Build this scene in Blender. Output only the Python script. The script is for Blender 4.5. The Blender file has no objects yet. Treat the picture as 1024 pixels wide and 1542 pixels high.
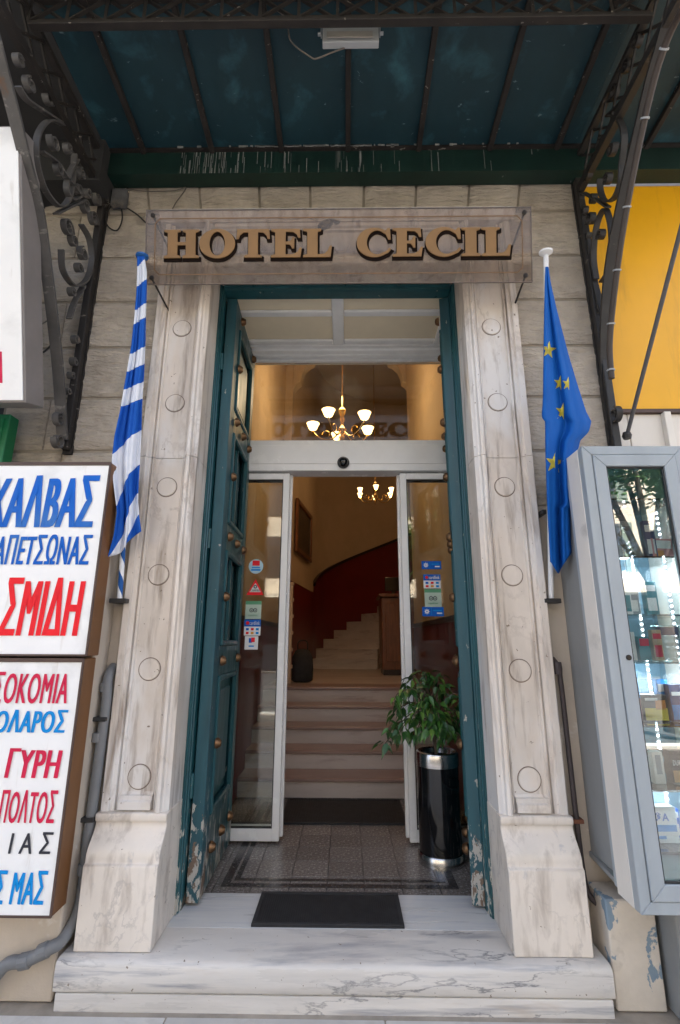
import bpy, bmesh, math, random
from mathutils import Vector, Matrix, noise as mnoise
random.seed(7)
SC = bpy.context.scene
COL = SC.collection
pi = math.pi

# ------------------------------------------------------------------ camera
F_PX, YAW, PIT, ROL = 740.0, 0.0137, 0.2525, 0.0033
EYE = Vector((0, 0, 1.55))
_f = Vector((-math.sin(YAW)*math.cos(PIT), math.cos(YAW)*math.cos(PIT), math.sin(PIT)))
_r = Vector((math.cos(YAW), math.sin(YAW), 0)); _u = _r.cross(_f)
_R = math.cos(ROL)*_r + math.sin(ROL)*_u
_U = -math.sin(ROL)*_r + math.cos(ROL)*_u
cd = bpy.data.cameras.new('camera'); cam = bpy.data.objects.new('camera', cd); COL.objects.link(cam)
cd.sensor_fit = 'VERTICAL'; cd.sensor_height = 36; cd.sensor_width = 36
cd.lens = F_PX/1542*36; cd.clip_start = .05; cd.clip_end = 600
m = Matrix.Identity(4)
for i in range(3):
    m[i][0], m[i][1], m[i][2], m[i][3] = _R[i], _U[i], -_f[i], EYE[i]
cam.matrix_world = m
SC.camera = cam

def on(px, py, axis, v):
    """photo pixel -> world point on the plane axis=v"""
    d = _f*F_PX + _R*(px-512) - _U*(py-771)
    return EYE + d*((v-EYE[axis])/d[axis])

# ------------------------------------------------------------------ sky, sun, exposure
SUN_EL, SUN_AZ = 58, 20      # the sun stands high behind the hotel, its front is in open shade
w = bpy.data.worlds.new('World'); SC.world = w; w.use_nodes = True
nt = w.node_tree; bg = nt.nodes['Background']
sky = nt.nodes.new('ShaderNodeTexSky'); sky.sky_type = 'NISHITA'; sky.sun_disc = False
sky.sun_elevation = math.radians(SUN_EL); sky.sun_rotation = math.radians(SUN_AZ)
sky.air_density = .75; sky.dust_density = 4.0; sky.ozone_density = 1.0
hz = nt.nodes.new('ShaderNodeHueSaturation'); hz.inputs['Saturation'].default_value = .62   # hazy city sky
nt.links.new(sky.outputs[0], hz.inputs['Color']); nt.links.new(hz.outputs[0], bg.inputs[0]); bg.inputs[1].default_value = .15
sl = bpy.data.lights.new('sun', 'SUN'); sl.energy = 4.5; sl.angle = math.radians(.5); sl.color = (1, .95, .87)
so = bpy.data.objects.new('sun', sl); COL.objects.link(so)
sd = Vector((math.sin(math.radians(SUN_AZ))*math.cos(math.radians(SUN_EL)), math.cos(math.radians(SUN_AZ))*math.cos(math.radians(SUN_EL)), math.sin(math.radians(SUN_EL))))
so.rotation_euler = sd.to_track_quat('Z', 'Y').to_euler(); so.location = (0, 0, 30)
vs = SC.view_settings
vs.view_transform = 'Standard'; vs.look = 'None'; vs.exposure = 2.42; vs.gamma = 1
SC.cycles.use_denoising = True
SC.cycles.max_bounces = 8; SC.cycles.diffuse_bounces = 4; SC.cycles.transparent_max_bounces = 16
SC.cycles.sample_clamp_indirect = 6

# ------------------------------------------------------------------ materials
MATS = {}
def M(name, col, rough=.5, metal=0., var=.12, vs=5., st=(1, 1, 1), col2=None, thr=(.5, .6), s2=3., st2=(1, 1, 1),
      col3=None, thr3=(.5, .6), s3=3., st3=(1, 1, 1), bump=0., bs=60., bst=(1, 1, 1), bd=.004, rand=0., coat=0., spec=.5, emit=None, es=0., low=None, det=5, rvar=0., vein=None, chip=None):
    if name in MATS: return MATS[name]
    m = bpy.data.materials.new(name); m.use_nodes = True; MATS[name] = m
    t = m.node_tree; N = t.nodes; L = t.links; b = N['Principled BSDF']
    tc = N.new('ShaderNodeTexCoord')
    def noise(sc, stt, d=det, dist=0.):
        mp = N.new('ShaderNodeMapping'); mp.inputs['Scale'].default_value = stt
        L.new(tc.outputs['Object'], mp.inputs[0])
        n = N.new('ShaderNodeTexNoise'); n.inputs['Scale'].default_value = sc; n.inputs['Detail'].default_value = d
        n.inputs['Roughness'].default_value = .6; n.inputs['Distortion'].default_value = dist
        L.new(mp.outputs[0], n.inputs[0]); return n.outputs[0]
    def mix(a, bcol, fac):
        x = N.new('ShaderNodeMix'); x.data_type = 'RGBA'
        if isinstance(a, tuple): x.inputs[6].default_value = (*a, 1)
        else: L.new(a, x.inputs[6])
        if isinstance(bcol, tuple): x.inputs[7].default_value = (*bcol, 1)
        else: L.new(bcol, x.inputs[7])
        L.new(fac, x.inputs[0]); return x.outputs[2]
    def mr(v, a, bb, c=0., d=1.):
        r = N.new('ShaderNodeMapRange'); r.inputs[1].default_value = a; r.inputs[2].default_value = bb
        r.inputs[3].default_value = c; r.inputs[4].default_value = d; L.new(v, r.inputs[0]); return r.outputs[0]
    n1 = noise(vs, st)
    c = mix(tuple(max(0, k*(1-var)) for k in col), tuple(min(1, k*(1+var)) for k in col), mr(n1, .3, .7))
    def patch(c, cc, th, sc, stt):
        v = noise(sc, stt, 7, .3)
        if low:      # wear is heavier near the ground
            sp = N.new('ShaderNodeSeparateXYZ'); g = N.new('ShaderNodeNewGeometry'); L.new(g.outputs['Position'], sp.inputs[0])
            k = mr(sp.outputs[2], low[0], low[1], low[2], 0)
            a = N.new('ShaderNodeMath'); a.operation = 'ADD'; L.new(v, a.inputs[0]); L.new(k, a.inputs[1]); v = a.outputs[0]
        return mix(c, cc, mr(v, *th))
    if col2: c = patch(c, col2, thr, s2, st2)
    if col3: c = patch(c, col3, thr3, s3, st3)
    if vein:     # thin crooked veins: (colour, scale, stretch, width, strength)
        vc_, vsc, vst, vw, vstr = vein
        v = noise(vsc, vst, 9, .25); d_ = N.new('ShaderNodeMath'); d_.operation = 'SUBTRACT'; d_.inputs[1].default_value = .5; L.new(v, d_.inputs[0])
        ab = N.new('ShaderNodeMath'); ab.operation = 'ABSOLUTE'; L.new(d_.outputs[0], ab.inputs[0])
        k = mr(ab.outputs[0], 0, vw, vstr, 0); k2 = mr(noise(vsc*.8, (1, 1, 1), 3), .45, .62)
        mu = N.new('ShaderNodeMath'); mu.operation = 'MULTIPLY'; L.new(k, mu.inputs[0]); L.new(k2, mu.inputs[1]); c = mix(c, vc_, mu.outputs[0])
    if chip:     # small dark pits and stains: (colour, scale, threshold)
        v = noise(chip[1], (1, 1, 1), 3, 0); c = mix(c, chip[0], mr(v, chip[2], chip[2]+.03))
    if rand:
        oi = N.new('ShaderNodeObjectInfo'); h = N.new('ShaderNodeHueSaturation')
        L.new(mr(oi.outputs['Random'], 0, 1, 1-rand, 1+rand), h.inputs['Value']); L.new(c, h.inputs['Color']); c = h.outputs[0]
    L.new(c, b.inputs['Base Color'])
    b.inputs['Roughness'].default_value = rough; b.inputs['Metallic'].default_value = metal
    if rvar: L.new(mr(n1, .3, .7, max(.02, rough-rvar), min(1, rough+rvar)), b.inputs['Roughness'])
    b.inputs['Specular IOR Level'].default_value = spec; b.inputs['Coat Weight'].default_value = coat
    if emit: b.inputs['Emission Color'].default_value = (*emit, 1); b.inputs['Emission Strength'].default_value = es
    if bump:
        bp = N.new('ShaderNodeBump'); bp.inputs['Strength'].default_value = bump; bp.inputs['Distance'].default_value = bd
        L.new(noise(bs, bst, 6), bp.inputs['Height']); L.new(bp.outputs[0], b.inputs['Normal'])
    return m

def glass(name, tint=(1, 1, 1), boost=1.0, base=.0, haze=0., hazecol=(.6, .6, .6)):
    m = bpy.data.materials.new(name); m.use_nodes = True; t = m.node_tree; N = t.nodes; L = t.links
    N.remove(N['Principled BSDF']); out = N['Material Output']
    tr = N.new('ShaderNodeBsdfTransparent'); tr.inputs[0].default_value = (*tint, 1)
    gl = N.new('ShaderNodeBsdfGlossy'); gl.inputs['Roughness'].default_value = .0
    fr = N.new('ShaderNodeFresnel'); fr.inputs[0].default_value = 1.5
    ml = N.new('ShaderNodeMath'); ml.operation = 'MULTIPLY_ADD'; ml.inputs[1].default_value = boost; ml.inputs[2].default_value = base; ml.use_clamp = True
    L.new(fr.outputs[0], ml.inputs[0])
    x = N.new('ShaderNodeMixShader'); L.new(ml.outputs[0], x.inputs[0]); L.new(tr.outputs[0], x.inputs[1]); L.new(gl.outputs[0], x.inputs[2])
    last = x
    if haze:
        df = N.new('ShaderNodeBsdfDiffuse'); df.inputs[0].default_value = (*hazecol, 1)
        y = N.new('ShaderNodeMixShader'); L.new(x.outputs[0], y.inputs[1]); L.new(df.outputs[0], y.inputs[2])
        tc = N.new('ShaderNodeTexCoord'); mp = N.new('ShaderNodeMapping'); mp.inputs['Scale'].default_value = (3, 3, .7)
        ns = N.new('ShaderNodeTexNoise'); ns.inputs['Scale'].default_value = 6; ns.inputs['Detail'].default_value = 6
        mr = N.new('ShaderNodeMapRange'); mr.inputs[1].default_value = .3; mr.inputs[2].default_value = .75
        mr.inputs[3].default_value = haze*.7; mr.inputs[4].default_value = haze*1.4
        L.new(tc.outputs['Object'], mp.inputs[0]); L.new(mp.outputs[0], ns.inputs[0]); L.new(ns.outputs[0], mr.inputs[0]); L.new(mr.outputs[0], y.inputs[0])
        last = y
    L.new(last.outputs[0], out.inputs[0]); MATS[name] = m
    return m

marble = M('portal marble', (.63, .56, .49), .42, var=.16, vs=3, st=(1.4, 1.4, .5), col2=(.70, .67, .64), thr=(.46, .60), s2=2.2, st2=(1.2, 1.2, .45),
           col3=(.27, .21, .165), thr3=(.53, .72), s3=6, st3=(2.6, 2.6, .28), bump=.2, bs=35, bd=.003, rvar=.12, vein=((.33, .27, .23), 2.2, (1.5, 1.5, .8), .02, .5), chip=((.20, .15, .11), 34, .70))
marble_plinth = M('plinth marble', (.68, .62, .55), .35, var=.12, vs=3, st=(1, 1, .5), col2=(.44, .38, .325), thr=(.50, .70), s2=7, st2=(2, 2, .5),
                  col3=(.45, .44, .45), thr3=(.63, .75), s3=9, st3=(1.5, 1, 1.2), bump=.15, bs=30, bd=.003, rvar=.1, vein=((.36, .33, .31), 3.2, (1.2, 1.2, 1.0), .018, .5), chip=((.28, .22, .17), 30, .69))
marble_step = M('step marble', (.62, .59, .55), .33, var=.15, vs=4, st=(.25, 1, 2.5), col2=(.26, .27, .30), thr=(.53, .70), s2=4, st2=(.3, 1.6, 5),
                col3=(.50, .42, .34), thr3=(.60, .8), s3=3.5, st3=(.5, 1, 3), bump=.3, bs=28, bst=(.6, 1, 1.6), bd=.004, rvar=.1, vein=((.10, .105, .12), 2.6, (.7, 2.0, 3.2), .018, .8), chip=((.22, .18, .14), 40, .69))
marble_white = M('threshold marble', (.62, .62, .61), .3, var=.05, vs=4, st=(.3, 3, 1), col2=(.48, .5, .54), thr=(.5, .75), s2=5, st2=(.4, 4, 1), rvar=.08)
stone = M('rusticated stone', (.55, .485, .41), .9, var=.13, vs=6, col2=(.33, .275, .215), thr=(.52, .78), s2=4, st2=(1, 1, 1), col3=(.58, .51, .41), thr3=(.55, .68), s3=14, st3=(.6, 1, 2),
          bump=1.0, bs=17, bst=(.55, 1, 1.9), bd=.06, rand=.05)
joint = M('stone joint mortar', (.31, .27, .22), .95, var=.2, vs=10)
plaster = M('beige plaster', (.50, .43, .35), .9, var=.12, vs=3, st=(1, 1, .6), col2=(.28, .25, .22), thr=(.55, .75), s2=3, st2=(1.5, 1.5, .6), col3=(.60, .55, .49), thr3=(.62, .66), s3=5, bump=.5, bs=30, bd=.008)
old_plaster = M('peeling plaster', (.60, .54, .46), .9, var=.12, vs=5, col2=(.20, .27, .33), thr=(.545, .555), s2=4.5, col3=(.36, .31, .25), thr3=(.58, .8), s3=8, bump=.6, bs=40, bd=.006)
green = M('teal door paint', (.012, .072, .085), .38, var=.22, vs=5, st=(3, 3, .5), col2=(.42, .40, .35), thr=(.69, .705), s2=16, st2=(1.6, 1.6, .6), col3=(.16, .105, .07), thr3=(.76, .775), s3=13, st3=(1.6, 1.6, .7),
          low=(.2, .85, .2), bump=.25, bs=26, bst=(2, 2, .4), bd=.004, rvar=.12)
green_wear = M('teal weathered stile', (.016, .078, .10), .5, var=.28, vs=4, st=(4, 4, .4), col2=(.40, .38, .34), thr=(.665, .675), s2=14, st2=(1.6, 1.6, .7), col3=(.15, .10, .07), thr3=(.72, .735), s3=11, st3=(1.6, 1.6, .8),
               low=(.2, .95, .22), bump=.3, bs=24, bst=(2, 2, .4), bd=.005, rvar=.12)
brass = M('old brass', (.20, .115, .06), .45, .9, var=.4, vs=30)
gold = M('chandelier gilt', (.75, .5, .18), .25, 1., var=.3, vs=25)
alu = M('white aluminium', (.76, .76, .76), .25, var=.05, vs=4, rvar=.05)
alu_dark = M('gasket black', (.02, .02, .02), .6)
grey_frame = M('grey blue aluminium', (.33, .37, .40), .38, var=.08, vs=4, st=(2, 2, .4), rvar=.1)
grey_side = M('grey cabinet side', (.25, .255, .25), .5, var=.15, vs=3, st=(1, 1, .4), col2=(.45, .45, .44), thr=(.72, .73), s2=5)
white_side = M('off white cabinet side', (.72, .68, .62), .5, var=.08, vs=3, st=(1, 1, .3), col2=(.42, .40, .37), thr=(.6, .8), s2=4)
vest_white = M('vestibule ceiling paint', (.84, .84, .84), .6, var=.07, vs=6)
vest_cream = M('vestibule panel cream', (.84, .74, .56), .7, var=.05, vs=4)
cream = M('interior cream wall', (.55, .40, .24), .8, var=.08, vs=2)
cream_cor = M('interior cornice plaster', (.50, .37, .23), .8, var=.1, vs=8)
red = M('interior oxblood paint', (.15, .012, .010), .35, var=.12, vs=3)
stair_m = M('interior stair marble', (.52, .45, .41), .35, var=.1, vs=4, st=(.4, 1, 2), col2=(.30, .22, .19), thr=(.55, .75), s2=5, st2=(.4, 1, 2.5))
wood = M('reception wood', (.16, .055, .018), .35, var=.35, vs=8, st=(4, 4, .5))
dark_wood = M('dark handrail wood', (.025, .012, .008), .3, var=.2)
picture = M('old painting', (.05, .032, .018), .4, var=.6, vs=5)
terr = M('terrazzo', (.19, .17, .155), .22, var=.35, vs=60, col2=(.33, .29, .26), thr=(.56, .6), s2=90, col3=(.11, .09, .08), thr3=(.55, .8), s3=2.5, rand=.15, rvar=.1)
terr_dark = M('terrazzo dark band', (.055, .05, .048), .22, var=.4, vs=70, rvar=.08)
terr_pale = M('terrazzo pale band', (.28, .26, .24), .22, var=.3, vs=70)
rubber = M('black rubber', (.022, .022, .024), .8, var=.3, vs=20)
black_gloss = M('black enamel', (.004, .004, .005), .12, var=.1, coat=.5)
chrome = M('brushed chrome', (.52, .52, .53), .22, 1., var=.1, vs=8, st=(1, 1, 6))
soil = M('potting soil', (.03, .02, .013), .95, bump=.6, bs=60, bd=.01)
leafm = [M('ficus leaf %s' % a, c, .36, var=.25, vs=9) for a, c in (('dark', (.022, .082, .016)), ('mid', (.055, .16, .024)), ('light', (.13, .25, .045)))]
bark = M('bark', (.10, .075, .055), .9, var=.3, vs=10, st=(1, 1, .2), bump=.6, bs=20, bst=(1, 1, .2), bd=.02)
flag_blue = M('flag blue', (.002, .095, .40), .7, var=.08, vs=6, spec=.25, bump=.25, bs=26, bst=(2.5, 2.5, .5), bd=.01)
star_m = M('flag star yellow', (.72, .60, .07), .6, var=.06)
iron_grey = M('grey painted iron', (.08, .075, .072), .55, var=.25, vs=8, col2=(.20, .185, .17), thr=(.6, .66), s2=9, st2=(1, 2, 2), col3=(.11, .06, .035), thr3=(.62, .72), s3=7, bump=.3, bs=40)
iron_black = M('blackened iron', (.022, .02, .019), .5, var=.3, vs=9, col2=(.15, .13, .11), thr=(.66, .72), s2=12, bump=.3, bs=40)
iron_rust = M('rusty iron', (.017, .0135, .012), .7, var=.4, vs=10, col2=(.20, .18, .16), thr=(.655, .67), s2=15, st2=(1, 2, 2))
teal_soffit = M('canopy teal paint', (.0065, .034, .047), .55, var=.2, vs=3, st=(1, .6, 1), col2=(.03, .11, .14), thr=(.55, .75), s2=4, col3=(.12, .19, .21), thr3=(.67, .71), s3=14, st3=(.8, 1.6, 1), bump=.25, bs=20, bd=.006)
grey_soffit = M('dark grey soffit', (.028, .028, .029), .8, var=.2, vs=3)
gutter_m = M('gutter green', (.005, .026, .020), .5, var=.25, vs=5, st=(1, 1, .3), col2=(.33, .34, .32), thr=(.68, .72), s2=8, st2=(2.2, 1, .22), bump=.2)
lamp_grey = M('floodlight grey', (.38, .40, .42), .4, var=.06)
lamp_lens = M('floodlight lens', (.42, .40, .38), .12, var=.08, coat=.6)
cable_m = M('black cable', (.02, .018, .016), .6)
cable_grey = M('dusty cable', (.13, .115, .10), .7)
white_plastic = M('white plastic', (.72, .72, .72), .4, var=.04)
blue_plastic = M('blue plastic', (.01, .10, .34), .4, var=.05)
light_box = M('sign white acrylic', (.86, .86, .85), .4, var=.04, vs=2, col2=(.66, .66, .65), thr=(.55, .75), s2=2.5, col3=(.52, .48, .42), thr3=(.62, .82), s3=6, st3=(3, 1, .3))
sign_brown = M('sign brown metal', (.15, .062, .018), .45, var=.2, vs=4, st=(1, 1, .3), col2=(.06, .035, .02), thr=(.6, .75), s2=5)
sign_brown_d = M('sign dark brown trim', (.075, .042, .032), .5, var=.2)
print_blue = M('print blue', (.004, .115, .52), .5, var=.1, vs=3, col2=(.05, .18, .48), thr=(.5, .7), s2=4, spec=.2)
print_cyan = M('print cyan', (.002, .25, .66), .5, var=.06, spec=.2)
print_red = M('print red', (.82, .018, .028), .5, var=.08, spec=.2)
print_crim = M('print crimson', (.62, .018, .07), .5, var=.08, spec=.2)
print_black = M('print black', (.02, .022, .035), .4)
print_white = M('print white', (.75, .75, .75), .4, var=.02)
print_green = M('print green', (.10, .32, .17), .4)
print_pale = M('print pale green', (.45, .56, .47), .4)
gold_face = M('sign gold face', (.22, .115, .034), .42, .15, var=.08, vs=9)
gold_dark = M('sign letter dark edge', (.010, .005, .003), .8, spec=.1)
yellow = M('yellow panel', (.80, .40, .003), .4, var=.06, vs=2, col2=(.55, .27, .01), thr=(.58, .8), s2=5, st2=(2, 2, .25))
green_sign = M('green sign', (.005, .15, .055), .5, var=.08)
pipe_grey = M('grey pvc pipe', (.16, .165, .17), .5, var=.15, vs=5, col2=(.25, .23, .21), thr=(.58, .7), s2=6)
pipe_dark = M('dark old pipe', (.045, .033, .032), .6, var=.3, vs=8, col2=(.17, .15, .14), thr=(.63, .68), s2=12)
rustm = M('rust', (.16, .06, .03), .8, var=.3, vs=20)
led = M('showcase led', (1, 1, 1), .5, emit=(.85, .93, 1), es=8)
bulb = M('lit glass shade', (1, .8, .5), .5, emit=(1, .60, .22), es=1.3)
bulb_core = M('lit bulb', (1, .9, .7), .5, emit=(1, .80, .48), es=5)
candle_y = M('amber light', (1, .6, .1), .5, emit=(1, .5, .05), es=6)
asphalt = M('asphalt', (.06, .06, .06), .85, var=.2, vs=20, bump=.4, bs=120)
paving = M('marble paving', (.52, .50, .47), .55, var=.12, vs=4, col2=(.34, .31, .28), thr=(.55, .75), s2=4, rand=.08, bump=.2, bs=40)
opp_wall = M('opposite facade plaster', (.62, .53, .42), .85, var=.1, vs=1.2)
opp_glass = M('opposite window glass', (.03, .035, .04), .08, var=.2)
opp_shut = M('opposite shutters', (.16, .20, .16), .6, var=.1)
tree_leaf = M('street tree leaf', (.07, .15, .03), .55, var=.35, vs=3)
glass_m = glass('door glass', (.93, .95, .94), 1.0, .01)
show_glass = glass('showcase glass', (.95, .98, .98), 2.2, .10)
shelf_glass = glass('shelf glass', (.75, .92, .90), 1.6, .05)
clear_pack = glass('clear blister', (.88, .92, .94), 2.0, .12)
acrylic = glass('sign acrylic', (.80, .74, .69), .45, .0, .20, (.30, .26, .23))

# ------------------------------------------------------------------ mesh helpers
ORG = {}
class MB:
    def __init__(s): s.v = []; s.f = []
    def add(s, vs, fs):
        n = len(s.v); s.v += [tuple(p) for p in vs]; s.f += [tuple(i+n for i in f) for f in fs]; return s
    def box(s, x0, x1, y0, y1, z0, z1, mt=None):
        v = [(x, y, z) for z in (z0, z1) for y in (y0, y1) for x in (x0, x1)]
        if mt: v = [mt @ Vector(p) for p in v]
        return s.add(v, [(0, 2, 3, 1), (4, 5, 7, 6), (0, 1, 5, 4), (2, 6, 7, 3), (0, 4, 6, 2), (1, 3, 7, 5)])
    def prism(s, poly, a, b, axis=0, mt=None):
        """poly: 2-D points, extruded from a to b along axis (0: poly=(y,z), 1: (x,z), 2: (x,y))"""
        def P(p, k): return {0: (k, p[0], p[1]), 1: (p[0], k, p[1]), 2: (p[0], p[1], k)}[axis]
        n = len(poly); v = [P(p, a) for p in poly]+[P(p, b) for p in poly]
        if mt: v = [mt @ Vector(p) for p in v]
        return s.add(v, [tuple(range(n))[::-1], tuple(range(n, 2*n))]+[(i, (i+1) % n, n+(i+1) % n, n+i) for i in range(n)])
    def tube(s, path, r, n=8, cap=True):
        path = [Vector(p) for p in path]; rs = r if isinstance(r, (list, tuple)) else [r]*len(path)
        rings = []; up = None
        for i, p in enumerate(path):
            t = (path[min(i+1, len(path)-1)]-path[max(i-1, 0)]).normalized()
            if up is None:
                up = t.orthogonal().normalized()
            up = (up - t*up.dot(t)).normalized(); sd_ = t.cross(up)
            rings.append([p+(up*math.cos(a)+sd_*math.sin(a))*rs[i] for a in (2*pi*k/n for k in range(n))])
        v = [q for R in rings for q in R]; f = []
        for i in range(len(path)-1):
            for k in range(n): f.append((i*n+k, i*n+(k+1) % n, (i+1)*n+(k+1) % n, (i+1)*n+k))
        if cap: f += [tuple(range(n))[::-1], tuple((len(path)-1)*n+k for k in range(n))]
        return s.add(v, f)
    def lathe(s, prof, n=24, mt=None, c=(0, 0, 0), cap=True):
        """prof: (r, z) pairs around the local z axis"""
        v = []; f = []
        for r, z in prof:
            for k in range(n): v.append(Vector((c[0]+r*math.cos(2*pi*k/n), c[1]+r*math.sin(2*pi*k/n), c[2]+z)))
        if mt: v = [mt @ p for p in v]
        for i in range(len(prof)-1):
            for k in range(n): f.append((i*n+k, i*n+(k+1) % n, (i+1)*n+(k+1) % n, (i+1)*n+k))
        if cap: f += [tuple(range(n))[::-1], tuple((len(prof)-1)*n+k for k in range(n))]
        return s.add(v, f)
    def bar(s, path, th, x0, x1):
        """flat bar bent along a path of (y,z) points, from x0 to x1"""
        P = [Vector((0, p[0], p[1])) for p in path]; v = []; f = []; n = len(P)
        for i, p in enumerate(P):
            t = (P[min(i+1, n-1)]-P[max(i-1, 0)]).normalized(); nn = Vector((0, -t.z, t.y))*th/2
            for x in (x0, x1):
                for sg in (1, -1): v.append((x, p.y+sg*nn.y, p.z+sg*nn.z))
        for i in range(n-1):
            a = i*4; b = a+4
            f += [(a, b, b+1, a+1), (a+2, a+3, b+3, b+2), (a, a+2, b+2, b), (a+1, b+1, b+3, a+3)]
        f += [(0, 1, 3, 2), ((n-1)*4, (n-1)*4+2, (n-1)*4+3, (n-1)*4+1)]
        return s.add(v, f)
    def rod(s, a, b, w, h, up=(0, 0, 1)):
        """rectangular rod from a to b"""
        a = Vector(a); b = Vector(b); t = (b-a).normalized(); sd_ = t.cross(Vector(up))
        if sd_.length < 1e-4: sd_ = t.cross(Vector((1, 0, 0)))
        sd_.normalize(); u = sd_.cross(t); v = []
        for p in (a, b):
            for i, j in ((-1, -1), (1, -1), (1, 1), (-1, 1)): v.append(p+sd_*i*w/2+u*j*h/2)
        return s.add(v, [(0, 1, 2, 3), (7, 6, 5, 4), (0, 4, 5, 1), (1, 5, 6, 2), (2, 6, 7, 3), (3, 7, 4, 0)])
    def build(s, name, mat, parent=None, bevel=0., smooth=None, seg=1, kind=None):
        o3 = ORG.get(parent.name, Vector()) if parent else Vector()
        me = bpy.data.meshes.new(name); me.from_pydata([tuple(Vector(p)-o3) for p in s.v], [], s.f)
        bm = bmesh.new(); bm.from_mesh(me); bmesh.ops.recalc_face_normals(bm, faces=bm.faces)
        if bevel:
            ed = [e for e in bm.edges if len(e.link_faces) == 2 and e.calc_face_angle(0) > .6]
            bmesh.ops.bevel(bm, geom=ed, offset=bevel, segments=seg, affect='EDGES', profile=.6, clamp_overlap=True)
        bm.to_mesh(me); bm.free()
        if smooth:
            for p in me.polygons: p.use_smooth = True
            me.set_sharp_from_angle(angle=math.radians(smooth))
        for mm in (mat if isinstance(mat, list) else [mat]): me.materials.append(mm)
        return link(name, me, parent, kind)
def link(name, me, parent=None, kind=None):
    o = bpy.data.objects.new(name, me); COL.objects.link(o)
    if parent: o.parent = parent; ORG[o.name] = ORG.get(parent.name, Vector())
    if kind: o['kind'] = kind
    return o
def thing(name, label, cat, loc=(0, 0, 0), group=None):
    o = bpy.data.objects.new(name, None); COL.objects.link(o); o.location = loc; ORG[o.name] = Vector(loc); o.empty_display_size = .1
    return tag(o, label, cat, group)
def tag(o, label, cat, group=None):
    o['label'] = label; o['category'] = cat
    if group: o['group'] = group
    return o
def B(x0, x1, y0, y1, z0, z1): return MB().box(x0, x1, y0, y1, z0, z1)
def smoothpath(pts, n=6):
    P = [Vector(p) for p in pts]; out = []
    for i in range(len(P)-1):
        a, b, c, d = P[max(i-1, 0)], P[i], P[i+1], P[min(i+2, len(P)-1)]
        for k in range(n):
            t = k/n
            out.append(.5*((2*b)+(c-a)*t+(2*a-5*b+4*c-d)*t*t+(3*b-a-3*c+d)*t**3))
    return out+[P[-1]]
def yz(pts, x): return [(q.y, q.z) for q in (on(a, b, 0, x) for a, b in pts)]
def text_mesh(txt, x0, x1, z0, z1, bold=.0, shear=0., stretch=None):
    """flat glyphs fitted into the x-z rectangle; returns verts (x,z) and faces"""
    cu = bpy.data.curves.new('lettering', 'FONT'); cu.body = txt.translate(str.maketrans('ΑΒΕΖΗΙΚΜΝΟΡΤΥΧ', 'ABEZHIKMNOPTYX')); cu.size = 1; cu.offset = bold; cu.shear = shear; cu.fill_mode = 'BOTH'; cu.resolution_u = 4; cu.space_character = 1.1
    o = bpy.data.objects.new('lettering', cu); COL.objects.link(o)
    bpy.context.view_layer.update()
    me = bpy.data.meshes.new_from_object(o.evaluated_get(bpy.context.evaluated_depsgraph_get()))
    V = [tuple(v.co) for v in me.vertices]; Fs = [tuple(p.vertices) for p in me.polygons]
    bpy.data.objects.remove(o); bpy.data.curves.remove(cu); bpy.data.meshes.remove(me)
    if not V: return [], []
    ax, bx = min(v[0] for v in V), max(v[0] for v in V); ay, by = min(v[1] for v in V), max(v[1] for v in V)
    return [((v[0]-ax)/(bx-ax)*(x1-x0)+x0, (v[1]-ay)/(by-ay)*(z1-z0)+z0) for v in V], Fs
def lettering(txt, x0, x1, z0, z1, y, mat, parent, bold=.03, shear=0., name='lettering'):
    wd = (x1-x0); em = wd/max(1, len(txt)); b = em*bold*2.2
    V, Fs = text_mesh(txt, x0+b, x1-b, z0, z1, 0, shear)
    mb = MB()
    for k, q in enumerate((-1, -.5, 0, .5, 1)): mb.add([(a+q*b, y-.0007*k, c) for a, c in V], Fs)
    return mb.build(name, mat, parent)

# ================================================================== the setting
G = .04     # pavement level
sheet = MB().box(-60, 60, -60, 30, G-.5, G-.16); o = sheet.build('ground', asphalt, None, kind='structure')
o = MB().box(-40, 40, -15, -3.6, G-.156, G-.12).build('road', asphalt, None, kind='structure')
pav = MB().box(-40, 40, -3.4, 2.9, G-.15, G-.004).build('pavement', joint, None, kind='structure')
MB().box(-40, 40, -3.6, -3.4, G-.15, G+.002).build('kerb', paving, pav, .01)
slab = B(0, .895, 0, .595, -.06, 0).build('paving_slab', paving, pav, .004)
first = True
for j in range(5):
    for i in range(-5, 5):
        o = slab if first else link('paving_slab', slab.data, pav); first = False
        o.location = (i*.9+(.45 if j % 2 else 0)+.16, 2.475-.6*(j+1), G+random.uniform(-.001, .001))

# ================================================================== the hotel (walls, rooms)
PC = -.065                        # portal axis
XL, XR = -.86, .73                # faces of the door opening
hot = thing('hotel_building', 'old stone hotel front with rusticated beige blocks around the marble portal', 'building', (0, 2.9, G))
WY = 2.735
# body behind the stones
def wallpart(name, x0, x1, y0, y1, z0, z1, mat): return B(x0, x1, y0, y1, z0, z1).build(name, mat, hot)
wallpart('wall_core', -2.1, -1.0, WY, 3.0, G, 4.9, joint)
wallpart('wall_core', .9, 1.62, WY, 3.0, G, 4.9, joint)
wallpart('wall_core', -.998, .898, WY+.002, 3.0, 4.0, 4.9, joint)
wallpart('unseen_upper_wall', -9, 9, 2.78, 3.4, 4.9, 10, plaster)  # unseen body above the canopy, added and sized to block the sun
wallpart('shop_wall', -9, -2.1, 2.78, 3.0, G, 4.898, grey_soffit)
wallpart('shop_wall', 1.62, 9, 2.80, 3.0, G, 4.898, white_side)
wallpart('unseen_roof_slab', -9, 9, 2.8, 13.5, 9.9, 10.2, plaster)  # unseen top of the added sun-blocking body
wallpart('outer_wall', -9, -8.7, 3.4, 13.5, G, 9.9, plaster)
wallpart('outer_wall', 8.7, 9, 3.4, 13.5, G, 9.9, plaster)
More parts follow.
